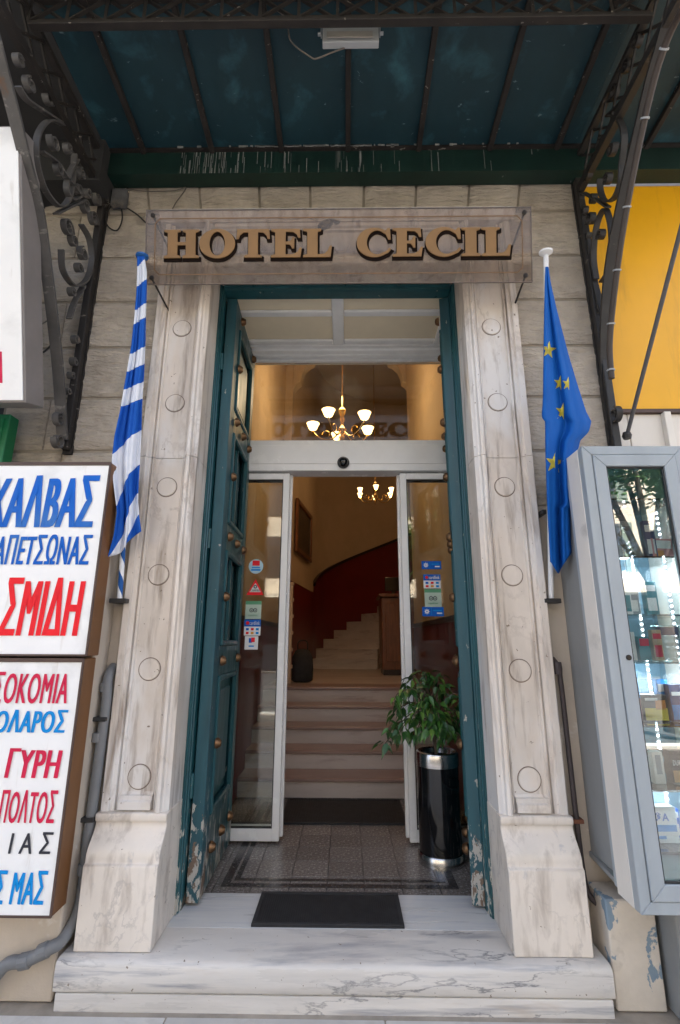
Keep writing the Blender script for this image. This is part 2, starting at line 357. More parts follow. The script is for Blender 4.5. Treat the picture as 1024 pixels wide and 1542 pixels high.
wallpart('outer_wall', -9, 9, 13.2, 13.5, G, 9.9, plaster)
def stoneblock(x0, x1, z0, z1, y0=2.715):
    """a rough block: subdivided, uneven face"""
    mb = MB(); nx = max(2, int((x1-x0)/.035)); nz = max(2, int((z1-z0)/.022)); ph = random.uniform(0, 99)
    V = []; Fs = []
    for j in range(nz+1):
        for i in range(nx+1):
            e = min(i, nx-i, j, nz-j)
            V.append((x0+(x1-x0)*i/nx, y0+(.012 if e == 0 else .015*mnoise.noise(((x0+(x1-x0)*i/nx)*7+ph, ph, (z0+(z1-z0)*j/nz)*26))+random.uniform(-.004, .004)), z0+(z1-z0)*j/nz))
    for j in range(nz):
        for i in range(nx): a = j*(nx+1)+i; Fs.append((a, a+1, a+nx+2, a+nx+1))
    mb.add(V, Fs)
    mb.box(x0, x1, y0+.0125, WY+.03, z0, z1)
    return mb.build('stone_block', stone, hot, smooth=50)
zs = [2.28, 2.627, 2.975, 3.325, 3.66, 3.998, 4.354]
for j in range(len(zs)-1):
    a, b = zs[j]+.011, zs[j+1]-.011
    off = .12 if j % 2 else 0
    for x0, x1 in ((-2.08, -1.70-off), (-1.69-off, -1.195)): stoneblock(x0, x1, a, b)
    for x0, x1 in ((1.066, 1.60),): stoneblock(x0, x1, a, b)
tops = [-2.08, -1.70, -1.405, -1.037, -.615, -.254, .124, .491, .862, 1.214, 1.6]
for i in range(len(tops)-1):
    a, b = tops[i]+.009, tops[i+1]-.009
    k = .955
    z0, z1 = 4.366, 4.70
    ab, bb = PC+(a-PC)*k, PC+(b-PC)*k
    if i == 0: ab = a
    if i == len(tops)-2: bb = b
    nx = 6; nz = 4; V = []; Fs = []
    for q in range(nz+1):
        for p in range(nx+1):
            l = ab+(a-ab)*q/nz; r = bb+(b-bb)*q/nz; e = min(p, nx-p, q, nz-q)
            V.append((l+(r-l)*p/nx, 2.712+(.012 if e == 0 else random.uniform(-.005, .005)), z0+(z1-z0)*q/nz))
    for q in range(nz):
        for p in range(nx): c = q*(nx+1)+p; Fs.append((c, c+1, c+nx+2, c+nx+1))
    mb = MB(); mb.add(V, Fs); mb.prism([(ab, z0), (bb, z0), (b, z1), (a, z1)], 2.7245, WY+.02, 1)
    mb.build('stone_block', stone, hot, smooth=50)
# stone between lintel and voussoirs, plaster low down beside the portal
stoneblock(-1.19, 1.06, 4.262, 4.345, 2.70)
wallpart('plaster_panel', -1.30, -1.19, 2.70, WY+.02, G, 2.28, plaster)
wallpart('plaster_panel', 1.06, 1.60, 2.70, WY+.02, G, 2.28, plaster)
# shop pier at the left
MB().prism([(2.54, G), (2.54, 2.36), (2.50, 2.38), (2.50, 2.42), (2.70, 2.42), (2.70, G)], -2.8, -1.262, 0).build('shop_pier', plaster, hot, .006)
# interior of the hotel -------------------------------------------------
ZF, ZL = .22, 1.02
wallpart('interior_floor', -1.35, 1.4, 2.95, 4.74, .05, .205, M('floor grout', (.11, .10, .09), .9))
wallpart('interior_wall', -1.10, -.96, 3.0, 7.0, ZF-.1, 6.6, cream)
wallpart('interior_wall', .94, 1.08, 3.0, 7.0, ZF-.1, 6.6, cream)
wallpart('interior_wall', -.9598, .9398, 3.78, 3.84, 4.06, 6.6, cream)
wallpart('interior_ceiling', -1.1, 1.08, 3.0, 7.0, 6.6, 6.8, cream)
wallpart('dado', -.960, -.952, 3.0, 7.0, ZF, 1.72, red)
wallpart('dado', .932, .940, 3.0, 7.0, ZF, 1.72, red)
wallpart('dado_rail', -.952, -.935, 3.86, 7.0, 1.70, 1.75, dark_wood)
wallpart('dado_rail', .915, .932, 3.86, 7.0, 1.70, 1.75, dark_wood)
# arch wall
mb = MB(); mb.box(-2.6, -.84, 7.002, 7.2, ZL, 6.6); mb.box(1.0, 2.7, 7.002, 7.2, ZL, 6.6); mb.box(-.84, 1.0, 7.002, 7.2, 5.92, 6.6)
for sx, x in ((1, -.84), (-1, 1.0)):
    prof = [(x, 5.35), (x, 5.92), (x+sx*.34, 5.92), (x+sx*.33, 5.84), (x+sx*.25, 5.80), (x+sx*.17, 5.72), (x+sx*.13, 5.6), (x+sx*.12, 5.5), (x+sx*.05, 5.44)]
    mb.prism(prof, 7.0, 7.19, 1)
mb.build('arch_wall', cream_cor, hot, .01)
# hall behind the arch
wallpart('hall_floor', -2.6, 2.7, 6.3, 12.4, .9, ZL, stair_m)
wallpart('hall_ceiling', -2.6, 2.7, 7.2, 12.4, 7.2, 7.4, cream)
MB().prism([(-.84, 7.2), (-.62, 9.2), (-.82, 9.2), (-1.04, 7.2)], ZL, 7.2, 2).build('hall_wall', cream, hot)
MB().prism([(-.826, 7.2), (-.612, 9.2), (-.63, 9.2), (-.844, 7.2)], ZL, 2.38, 2).build('dado', red, hot)
wallpart('hall_wall', 2.5, 2.7, 7.2, 12.4, ZL, 7.2, cream)
mb = MB(); mb.box(-.63, 2.5, 11.3, 11.5, 6.1, 6.35); mb.box(-.63, 2.5, 11.2, 11.5, 6.35, 6.48)
for i in range(22): mb.box(-.55+i*.14, -.48+i*.14, 11.22, 11.3, 6.2, 6.34)
mb.build('cornice', cream_cor, hot, .006)
# curved stair well
CX, CY, RO, RI = 1.4, 9.2, 2.03, .85
def arc(r, a): return (CX+r*math.cos(a), CY+r*math.sin(a))
n = 28; V = []; Fs = []; V2 = []; F2 = []; V3 = []; F3 = []
for i in range(n+1):
    a = pi - i/n*(pi*.62)
    rise = max(0, (i/n*(pi*.62))/math.radians(11.5))*.175
    p = arc(RO, a); q = arc(RO-.014, a); q2 = arc(RO-.05, a); h = 2.50+rise*.98
    V += [(p[0], p[1], ZL), (p[0], p[1], 7.2)]; V2 += [(q[0], q[1], ZL), (q[0], q[1], h)]
    V3 += [(q2[0], q2[1], h), (p[0], p[1], h), (p[0], p[1], h+.06), (q2[0], q2[1], h+.06)]
    if i < n:
        k = 2*i; Fs.append((k, k+2, k+3, k+1)); F2.append((k, k+2, k+3, k+1)); k = 4*i
        F3 += [(k+j, k+4+j, k+4+(j+1) % 4, k+(j+1) % 4) for j in range(4)]
mb = MB(); mb.add(V, Fs); mb.build('curved_wall', cream, hot, smooth=60)
mb = MB(); mb.add(V2, F2); mb.build('dado', red, hot, smooth=60)
mb = MB(); mb.add(V3, F3); mb.build('dado_rail', dark_wood, hot, smooth=60)
st = thing('curved_stair', 'curved marble stair rising beside the dark red dado wall', 'staircase', (.6, 9.2, ZL))
for k in range(9):
    a0 = pi-math.radians(11.5*k); z = ZL+.175*(k+1); mb = MB(); pts = []
    for a in (a0, a0-math.radians(5.75), a0-math.radians(11.5), a0-math.radians(14)): pts.append(arc(RO-.016, a))
    for a in (a0-math.radians(14), a0): pts.append(arc(RI, a))
    mb.prism(pts, ZL+.002, z-.03, 2)
    pt2 = [(p[0], p[1]-.03) for p in pts]
    mb.prism(pt2, z-.03, z, 2); mb.build('step', stair_m, st)
# entrance flight
fl = thing('entrance_stair', 'short straight flight of pinkish marble steps behind the sliding door', 'staircase', (0, 4.72, ZF))
for k in range(5):
    y = 4.72+.295*k; z = ZF+.16*(k+1)
    r = B(-.95, .93, y, y+.33 if k < 4 else 6.2995, z-.16, z-.032).build('riser', stair_m, fl)
    B(-.95, .93, y-.025, y+.33 if k < 4 else 6.2995, z-.032, z if k < 4 else z+.003).build('tread', M('tread reddish marble', (.27, .18, .155), .3, var=.15, vs=4, st=(.4, 1, 2)), fl, .006)

# vestibule ceiling
vc = B(-.96, .94, 2.99, 3.78, 3.935, 4.05).build('vestibule_ceiling', vest_cream, hot)
for x0, x1 in ((-.96, -.80), (-.11, -.02), (.72, .94)): MB().box(x0, x1, 2.99, 3.60, 3.905, 3.934).build('rib', vest_white, vc, .008)
for x0, x1 in ((-.80, -.11), (-.02, .72)):
    for y0, y1 in ((2.99, 3.02), (3.17, 3.235), (3.54, 3.60)): MB().box(x0, x1, y0, y1, 3.909, 3.934).build('rib', vest_white, vc, .008)
MB().prism([(3.60, 3.934), (3.60, 3.900), (3.64, 3.900), (3.645, 3.885), (3.69, 3.880), (3.695, 3.872), (3.77, 3.872), (3.77, 3.934)], -.96, .94, 0).build('moulding', vest_white, vc)
# floor tiles
nx = 9; tw = 1.88/nx
tile = B(.002, tw-.002, 2.902, 3.108, G-.02, G).build('floor_tile', terr, hot, .0015)
first = True
for j in range(8):
    for i in range(nx):
        o = tile if first else link('floor_tile', tile.data, hot); first = False
        o.location = Vector((-.945+i*tw, 3.075+j*.21, ZF-.006)) - Vector(hot.location)
for y0, y1, x0, x1 in ((3.15, 3.19, -.70, .62), (3.225, 3.25, -.64, .56)):
    B(x0, x1, y0, y1, ZF-.02, ZF-.002).build('dark_band', terr_dark, hot)
for x0, x1 in ((-.70, -.655), (-.64, -.61), (.575, .62), (.53, .56)):
    B(x0, x1, 3.1902 if abs(x0) > .65 or x1 > .6 else 3.2502, 4.6, ZF-.02, ZF-.002).build('dark_band', terr_dark, hot)

# ================================================================== marble portal and step
por = thing('marble_portal', 'veined marble door surround with round bosses down its pilasters', 'portal', (PC, 2.65, .22))
def pil(x_in, sgn):
    """plan profile from the outer edge to the opening face; sgn=+1: the outer edge lies on the -x side"""
    X = lambda d: x_in-sgn*d
    pr = [(X(.33), WY), (X(.33), 2.645), (X(.322), 2.632), (X(.29), 2.632), (X(.285), 2.645), (X(.266), 2.648), (X(.264), 2.668), (X(.258), 2.668), (X(.256), 2.655), (X(.248), 2.658), (X(.2435), 2.6695),
          (X(.0865), 2.6695), (X(.080), 2.658), (X(.073), 2.655), (X(.071), 2.672), (X(.066), 2.672), (X(.064), 2.640), (X(.060), 2.622), (X(.048), 2.612), (X(.034), 2.614), (X(.028), 2.630), (X(.018), 2.634),
          (X(.012), 2.642), (X(0), 2.650), (X(0), 2.88), (X(.12), 2.88), (X(.12), WY)]
    for z0, z1 in ((.742, 2.558), (2.561, 4.18)):
        p = MB().prism(pr, z0, z1, 2).build('pilaster', marble, por, smooth=25)
        zz = (.886, 1.394, 1.885, 2.385) if z0 < 1 else (2.91, 3.42)
        for z in zz:
            xc = X(.165)
            prof = [(.051, .0), (.051, .0015), (.0535, .0015), (.055, .004), (.058, .004), (.058, 0)]
            mt = Matrix.Translation((xc, 2.671, z)) @ Matrix.Rotation(pi/2, 4, 'X')
            q = MB().lathe([(.054, -.004), (.054, .006), (.051, .0085), (.0, .0085)], 28, mt).build('boss', marble, p, smooth=30)
            MB().lathe([(.0545, .0), (.0545, .0025), (.059, .0025), (.059, 0)], 28, mt).build('groove', M('boss ring brown', (.20, .15, .12), .8), p)  # raised dark brown ring drawn in place of a cut groove
        if z0 < 1:
            x0, x1 = sorted((X(.2435), X(.0865)))
            MB().prism([(2.668, .748), (2.634, .748), (2.634, .782), (2.646, .79), (2.648, .806), (2.662, .81), (2.668, .822)], x0, x1, 0).build('panel_frame', marble, p)
pil(XL, 1); pil(XR, -1)
# lintel
lp = [(2.88, 3.89), (2.650, 3.89), (2.642, 3.902), (2.634, 3.908), (2.630, 3.918), (2.614, 3.924), (2.612, 3.938), (2.622, 3.950), (2.640, 3.954), (2.643, 3.962), (2.660, 3.966), (2.667, 3.976),
      (2.667, 4.12), (2.664, 4.13), (2.648, 4.135), (2.645, 4.145), (2.632, 4.155), (2.632, 4.18), (WY-.002, 4.18)]
li = MB().prism([(a, b) for a, b in lp], XL+.0008, XR-.0008, 0).build('lintel', marble, por, smooth=25)
mt = Matrix.Translation((-.04, 2.6685, 4.045)) @ Matrix.Rotation(pi/2, 4, 'X')
MB().lathe([(.064, -.004), (.064, .008), (.06, .012), (.03, .012), (.0, .014)], 28, mt).build('boss', marble, li, smooth=30)
MB().prism([(WY, 4.181), (2.62, 4.181), (2.62, 4.19), (2.605, 4.20), (2.59, 4.222), (2.585, 4.228), (2.585, 4.25), (WY, 4.256)], -1.215, 1.085, 0).build('cornice', marble, por, smooth=25)
# plinths
def plinth(x0, x1):
    pr = [(2.545, .2205), (2.545, .540), (2.5475, .549), (2.556, .5525), (2.560, .556), (2.560, .572)]
    for i in range(9):
        t = i/8; pr.append((2.560+.066*(.5-.5*math.cos(pi*t)), .574+.126*t))
    pr += [(2.617, .706), (2.613, .712), (2.613, .735), (2.618, .7412), (2.86, .7412), (2.86, .2205)]
    MB().prism(pr, x0, x1, 0).build('plinth', marble_plinth, por, .003, smooth=35)
plinth(XL-.337, XL+.004); plinth(XR-.004, XR+.337)
step = thing('entrance_step', 'worn white marble doorstep with grey veins under the portal', 'step', (PC, 2.6, G))
SX0, SX1 = -1.238, 1.115
# worn front slab, dished in the middle
nx = 60; V = []; Fs = []; prof = [(2.87, .10), (2.508, .10), (2.496, .104), (2.490, .112), (2.488, .15), (2.488, .192), (2.492, .206), (2.500, .2145), (2.515, .2195), (2.56, .2195), (2.744, .2195)]
for i in range(nx+1):
    t = i/nx; x = SX0+(SX1-SX0)*t
    wear = max(0, math.sin(pi*min(1, max(0, (t-.12)/.76))))**.8
    for k, (y, z) in enumerate(prof):
        dz = -.012*wear*(1 if 5 <= k <= 8 else (.45 if k == 9 else 0)); dy = .010*wear*(1 if k in (5, 6, 7, 8) else 0)
        V.append((x, y+dy+random.uniform(-.001, .001)*(4 < k < 9), z+dz))
np_ = len(prof)
for i in range(nx):
    for k in range(np_-1): a = i*np_+k; Fs.append((a, a+np_, a+np_+1, a+1))
Fs += [tuple(range(np_)), tuple(nx*np_+k for k in range(np_))[::-1]]
mb = MB(); mb.add(V, Fs); mb.build('tread_slab', marble_step, step, smooth=60)
B(SX0+.008, SX1-.006, 2.498, 2.87, G-.03, .0985).build('base_slab', marble_step, step, .004)
for x0, x1 in ((-.96, -.4205), (-.4185, .2285), (.2305, .94)): B(x0, x1, 2.7455, 3.0735, .12, .2195).build('threshold_slab', marble_white, step, .0015)

# ================================================================== door frame and leaves
fr = thing('door_frame', 'dark teal painted timber frame inside the marble portal', 'door frame', (PC, 2.9, .22))
def stile(x, sg):
    pr = [(x, 2.845), (x+sg*.012, 2.845), (x+sg*.012, 2.86), (x+sg*.018, 2.865), (x+sg*.018, 2.885), (x+sg*.024, 2.89), (x+sg*.024, 2.99), (x-sg*.10, 2.99), (x-sg*.10, 2.883), (x, 2.883)]
    MB().prism(pr, .2205, 3.889, 2).build('jamb', green, fr)
stile(XL+.001, 1); stile(XR-.001, -1)
MB().prism([(2.845, 3.889), (2.845, 3.872), (2.86, 3.868), (2.865, 3.856), (2.885, 3.853), (2.95, 3.848), (2.95, 3.889)], XL+.026, XR-.026, 0).build('head', green, fr)
B(XL-.1, XR+.1, 2.951, 2.985, 3.90, 4.02).build('head', green, fr)
def leaf(hx, hy, ang, sg, label):
    """hx, hy: hinge corner of the passage face; the leaf runs into the vestibule; sg=+1: the passage lies at +x"""
    root = thing('door_leaf', label, 'door', (hx, hy, .235), 'tall teal door leaves')
    W, H, T = .80, 3.60, .068
    Rm = Matrix.Translation((hx, hy, .235)) @ Matrix.Rotation(ang, 4, 'Z')
    # local: u along +y (depth), n along x: passage face at n=0, thickness to n=-sg*T
    def bx(u0, u1, n0, n1, z0, z1): a, b = sorted((-sg*n0, -sg*n1)); return MB().box(a, b, u0, u1, z0, z1, Rm)
    bx(0, .13, 0, T, 0, H).build('stile', green_wear, root, .004)
    bx(W-.13, W, 0, T, 0, H).build('stile', green, root, .004)
    rails = [(0, .36), (1.10, 1.27), (1.86, 2.03), (2.66, 2.82), (3.45, H)]
    for a, b in rails: bx(.131, W-.131, .002, T-.002, a, b).build('rail', green, root, .003)
    for i in range(4):
        a, b = rails[i][1], rails[i+1][0]
        mould = MB()
        for (u0, u1, z0, z1) in ((.131, .165, a, b), (W-.165, W-.131, a, b), (.165, W-.165, a, a+.034), (.165, W-.165, b-.034, b)):
            q0, q1 = sorted((sg*.012, -sg*.02)); mould.box(q0, q1, u0, u1, z0+.0005, z1-.0005, Rm)
        mould.build('panel_moulding', green, root, .008)
        if i in (1, 2):
            bx(.165, W-.165, .03, .036, a+.03, b-.03).build('pane', MATS['door glass dark'], root)
            for uu in (.39,): bx(uu-.01, uu+.01, .012, .029, a+.03, b-.03).build('glazing_bar', green, root)
        else:
            p = bx(.165, W-.165, .03, .045, a+.034, b-.034).build('panel', green, root)
            bx(.22, W-.22, .014, .0295, a+.09, b-.09).build('raised_field', green, p, .01)
    prof = [(.001, .034), (.011, .033), (.015, .027), (.019, .027), (.022, .031), (.025, .026), (.029, .023), (.033, .016), (.036, .012), (.037, 0), (.0, 0)][::-1]
    prof = [(a*.82, b*.9) for a, b in prof]
    spots = []
    for a, b in rails:
        zc = (a+b)/2 if a else .2
        spots += [(.155, zc), (W/2, zc), (W-.155, zc)] if a in (0, 1.86, 2.66) else [(.155, zc), (W-.155, zc)]
    for i in range(4):
        zc = (rails[i][1]+rails[i+1][0])/2; spots += [(.145, zc)]
    ros = None
    for u, z in spots:
        if ros is None:
            mtx = Matrix.Rotation(ang, 4, 'Z') @ Matrix.Rotation(sg*pi/2, 4, 'Y')
            mb = MB(); mb.lathe(prof, 16, mtx, cap=False)
            mb.v = [tuple(Vector(p)+Vector((hx, hy, .235))) for p in mb.v]
            ros = mb.build('rosette', brass, root, smooth=40); o = ros
        else: o = link('rosette', ros.data, root)
        o.location = Matrix.Rotation(ang, 3, 'Z') @ Vector((sg*.008, u, z))
    for z in (.55, 1.9, 3.1):
        mb = MB(); mb.tube([Rm @ Vector((-sg*.075, -.012, z-.06)), Rm @ Vector((-sg*.075, -.012, z+.06))], .011, 8)
        mb.build('hinge', green, root)
    return root
glass('door glass dark', (.30, .36, .36), 1.6, .06)
leaf(-.758, 2.925, math.radians(1.5), 1, 'teal panelled door leaf with rows of brass rosettes opened beside the stickered glass')
leaf(.640, 2.935, math.radians(-12.5), -1, 'peeling teal door leaf folded back behind the black planter')

# ================================================================== sliding entrance
YD = 3.77
sd_ = thing('sliding_door', 'white aluminium automatic sliding door with glass transom', 'sliding door', (0, YD, ZF))
h = B(-.955, .935, YD-.07, YD+.09, 2.845, 3.105).build('header', alu, sd_, .004)
B(-.955, .935, YD-.078, YD-.0705, 2.90, 3.06).build('cover_plate', alu, h, .002)
B(-.955, .935, YD-.03, YD+.03, 3.845, 3.871).build('transom_rail', alu, sd_, .003)
B(-.95, .93, YD-.005, YD+.005, 3.106, 3.844).build('transom_pane', glass_m, sd_)
def panel(x0, x1, y, name, z0=.232, z1=2.835, wi=.05, bot=.075):
    p = MB().box(x0, x0+wi, y-.02, y+.02, z0, z1).build(name, alu, sd_, .003)
    MB().box(x1-wi, x1, y-.02, y+.02, z0, z1).build('stile', alu, p, .003)
    MB().box(x0+wi, x1-wi, y-.02, y+.02, z0, z0+bot).build('rail', alu, p, .003)
    MB().box(x0+wi, x1-wi, y-.02, y+.02, z1-.05, z1).build('rail', alu, p, .003)
    MB().box(x0+wi, x1-wi, y-.004, y+.004, z0+bot, z1-.05).build('pane', glass_m, p)
    g = MB()
    g.box(x0+wi, x0+wi+.006, y-.012, y+.012, z0+bot, z1-.05); g.box(x1-wi-.006, x1-wi, y-.012, y+.012, z0+bot, z1-.05); g.box(x0+wi+.006, x1-wi-.006, y-.012, y+.012, z1-.056, z1-.05); g.box(x0+wi+.006, x1-wi-.006, y-.012, y+.012, z0+bot, z0+bot+.006)
    g.build('gasket', alu_dark, p)
panel(-.95, -.455, YD-.015, 'fixed_panel'); panel(.425, .93, YD-.015, 'fixed_panel')
panel(-.95, -.437, YD+.045, 'sliding_leaf', .24, 2.84); panel(.405, .93, YD+.045, 'sliding_leaf', .24, 2.84)
cm = thing('dome_camera', 'small black dome camera under the white door header', 'camera', on(517, 697, 1, YD-.08))
c0 = on(517, 697, 1, YD-.08)
mt = Matrix.Translation(c0) @ Matrix.Rotation(pi/2, 4, 'X')
MB().lathe([(.048, 0), (.048, .012), (.042, .016), (.038, .018)], 24, mt).build('base', M('camera black', (.02, .02, .022), .4), cm, smooth=40)
MB().lathe([(.038, .016), (.036, .03), (.028, .043), (.014, .05), (.001, .052)], 24, mt).build('dome', black_gloss, cm, smooth=60)

# stickers on the glass -----------------------------------------------------
def sticker(name, label, px0, py0, px1, py1, base, group=None, y=YD-.0215):
    a = on(px0, py1, 1, y); b = on(px1, py0, 1, y)
    r = thing(name, label, 'sticker', ((a.x+b.x)/2, y, a.z), group)
    if base: B(a.x, b.x, y-.0006, y, a.z, b.z).build('sheet', base, r)
    return r, a.x, b.x, a.z, b.z, y-.0012
def srect(r, x0, x1, z0, z1, u0, u1, v0, v1, y, mat, name='printed_field'):
    MB().box(x0+(x1-x0)*u0, x0+(x1-x0)*u1, y, y+.0004, z0+(z1-z0)*v0, z0+(z1-z0)*v1).build(name, mat, r)
def ring(r, x, z, ro, ri, y, mat):
    mt = Matrix.Translation((x, y, z)) @ Matrix.Rotation(pi/2, 4, 'X')
    MB().lathe([(ro, 0), (ro, .0005), (max(ri, .0003), .0005), (max(ri, .0003), 0)], 20, mt, cap=ri == 0).build('ring', mat, r)
r, x0, x1, z0, z1, y = sticker('round_sticker', 'round pale blue sticker above the red triangle on the glass', 374, 842, 397, 864, None)
ring(r, (x0+x1)/2, (z0+z1)/2, (x1-x0)/2, 0, y, M('sticker pale blue', (.42, .62, .72), .4)); srect(r, x0, x1, z0, z1, .25, .75, .55, .9, y-.0007, print_red); srect(r, x0, x1, z0, z1, .18, .82, .2, .32, y-.0007, print_cyan)
srect(r, x0, x1, z0, z1, .22, .78, .38, .46, y-.0007, print_cyan)
r, x0, x1, z0, z1, y = sticker('triangle_sticker', 'red and white triangular warning sticker on the left glass panel', 371, 872, 398, 896, None)
xc = (x0+x1)/2
MB().prism([(x0, z0), (x1, z0), (xc, z1)], y, y+.0005, 1).build('sheet', print_red, r)
MB().prism([(x0+.022, z0+.022), (x1-.022, z0+.022), (xc, z1-.03)], y-.0007, y-.0002, 1).build('printed_field', print_white, r)
lettering('CAMERA', x0+.03, x1-.03, z0+.026, z0+.042, y-.0012, print_black, r)
ring(r, xc, z0+.062, .014, .006, y-.0012, print_black)
def advisor(label, a, b, c, d):
    r, x0, x1, z0, z1, y = sticker('green_sticker', label, a, b, c, d, print_pale)
    srect(r, x0, x1, z0, z1, 0, 1, .80, 1, y, print_green)
    for k in (.38, .62):
        ring(r, x0+(x1-x0)*k, z0+(z1-z0)*.48, (x1-x0)*.13, (x1-x0)*.085, y, print_black); ring(r, x0+(x1-x0)*k, z0+(z1-z0)*.48, (x1-x0)*.04, 0, y, print_black)
    lettering('tripadvisor', x0+(x1-x0)*.2, x1-(x1-x0)*.2, z0+(z1-z0)*.14, z0+(z1-z0)*.25, y-.0005, print_green, r)
advisor('green and white travel sticker with ringed eyes above the card stickers', 369, 905, 394, 932)
advisor('green and white travel sticker with ringed eyes on the glass behind the planter', 640, 887, 664, 914)
def cards(label, a, b, c, d):
    r, x0, x1, z0, z1, y = sticker('card_sticker', label, a, b, c, d, print_white)
    srect(r, x0, x1, z0, z1, 0, 1, .56, 1, y, print_blue)
    ring(r, x0+(x1-x0)*.2, z0+(z1-z0)*.78, (z1-z0)*.11, 0, y-.0008, print_red)
    lettering('cardlink', x0+(x1-x0)*.32, x1-(x1-x0)*.06, z0+(z1-z0)*.66, z0+(z1-z0)*.9, y-.001, print_white, r, .02)
    for k, mm in enumerate((print_blue, print_red, print_cyan, print_red, M('sticker orange', (.7, .3, .03), .4), print_cyan)):
        u = .12+.3*(k % 3); v = .32 if k < 3 else .08
        srect(r, x0, x1, z0, z1, u, u+.17, v, v+.15, y, mm)
cards('blue and white payment card sticker below the green travel sticker', 367, 933, 393, 957)
cards('blue and white payment card sticker on the glass above the green sticker by the planter', 638, 865, 663, 886)
r, x0, x1, z0, z1, y = sticker('bank_sticker', 'small white sticker with red and blue mark, lowest on the left glass', 368, 958, 389, 978, print_white)
srect(r, x0, x1, z0, z1, .3, .55, .5, .85, y, print_blue); srect(r, x0, x1, z0, z1, .48, .75, .55, .9, y-.0007, print_red); srect(r, x0, x1, z0, z1, .3, .7, .2, .3, y, print_cyan)
def star_st(label, a, b, c, d, nm):
    r, x0, x1, z0, z1, y = sticker('blue_sticker', label, a, b, c, d, print_blue)
    ring(r, x0+(x1-x0)*.22, (z0+z1)/2, (z1-z0)*.22, (z1-z0)*.08, y, print_white)
    for k in range(8):
        an = k*pi/4; xx, zz = x0+(x1-x0)*.22, (z0+z1)/2; MB().rod((xx+math.cos(an)*.012, y, zz+math.sin(an)*.012), (xx+math.cos(an)*.022, y, zz+math.sin(an)*.022), .003, .0006, (0, 1, 0)).build('ray', print_white, r)
    srect(r, x0, x1, z0, z1, .42, .44, .1, .9, y, print_cyan); srect(r, x0, x1, z0, z1, .5, .9, .55, .68, y, print_cyan); srect(r, x0, x1, z0, z1, .68, .92, .25, .4, y, print_white)
star_st('dark blue sticker with white sun, topmost on the glass over the planter', 635, 845, 664, 857, 1)
star_st('bright blue sticker with white sun just under the green sticker by the planter', 636, 914, 668, 928, 2)

# ================================================================== mats, planter and small things inside
def mat_(x0, x1, y0, y1, z, label, ribs, nm='door_mat'):
    r = thing(nm, label, 'door mat', ((x0+x1)/2, y0, z))
    MB().prism([(x0, y0), (x1, y0), (x1, y1), (x0, y1)], z, z+.008, 2).build('base', rubber, r)
    g = MB()
    for a in ((x0, x1, y0, y0+.022), (x0, x1, y1-.022, y1), (x0, x0+.022, y0+.022, y1-.022), (x1-.022, x1, y0+.022, y1-.022)): g.box(*a, z+.008, z+.014)
    g.build('border', rubber, r, .002)
    g = MB(); n = int((x1-x0-.06)/ribs)
    for i in range(n): xx = x0+.03+i*ribs; g.box(xx, xx+ribs*.55, y0+.028, y1-.028, z+.008, z+.0125)
    g.build('ribs', rubber, r, kind='stuff')
mat_(-.455, .275, 2.752, 3.065, .2205, 'black ribbed rubber mat on the white marble threshold', .011)
mat_(-.50, .45, 4.10, 4.66, .2165, 'dark mat at the foot of the inner marble steps', .02, 'floor_mat')

PX, PY, PRD = .588, 3.50, .136
pl = thing('planter', 'tall black cylindrical planter with chrome rims beside the door', 'planter', (PX, PY, ZF))
MB().lathe([(PRD-.004, .06), (PRD-.004, .56)], 40, None, (PX, PY, ZF-.005), cap=False).build('body', black_gloss, pl, smooth=60)
MB().lathe([(PRD+.006, .0), (PRD+.006, .056), (PRD+.001, .062), (PRD-.01, .062), (PRD-.01, 0)], 40, None, (PX, PY, ZF-.005)).build('base_rim', chrome, pl, smooth=40)
MB().lathe([(PRD-.01, .545), (PRD+.001, .55), (PRD+.001, .615), (PRD-.004, .628), (PRD-.014, .633), (PRD-.03, .625), (PRD-.04, .60)], 40, None, (PX, PY, ZF-.005), cap=False).build('top_rim', chrome, pl, smooth=40)
MB().lathe([(PRD-.02, .585), (.05, .592), (.001, .595)], 24, None, (PX, PY, ZF-.005), cap=False).build('soil', soil, pl, smooth=40)
fic = thing('ficus_plant', 'leafy green weeping fig growing out of the black planter', 'plant', (PX, PY, ZF+.585))
ztop = ZF+.585
random.seed(21)
lv = []
for k, (mm, L_, W_) in enumerate(((leafm[0], .064, .030), (leafm[1], .058, .026), (leafm[2], .050, .024), (leafm[0], .048, .024))):
    me = bpy.data.meshes.new('leaf'); t = .010
    V = [(0, 0, 0), (-W_/2, L_*.28, -.002), (0, L_*.3, -.008), (W_/2, L_*.28, -.002), (-W_*.47, L_*.55, -.008), (0, L_*.6, -.014), (W_*.47, L_*.55, -.008), (-W_*.2, L_*.83, -.02), (0, L_*.86, -.024), (W_*.2, L_*.83, -.02), (0, L_*1.08, -.04)]
    me.from_pydata(V, [], [(0, 2, 1), (0, 3, 2), (1, 2, 5, 4), (2, 3, 6, 5), (4, 5, 8, 7), (5, 6, 9, 8), (7, 8, 10), (8, 9, 10)])
    for p in me.polygons: p.use_smooth = True
    me.materials.append(mm); lv.append(me)
stems = MB(); tips = []
base = Vector((PX, PY, ztop-.01))
stems.tube(smoothpath([base, base+Vector((-.015, 0, .14)), base+Vector((-.03, -.01, .28)), base+Vector((-.06, -.02, .46))], 5), [.012]*5+[.01]*5+[.007]*5+[.004], 7)
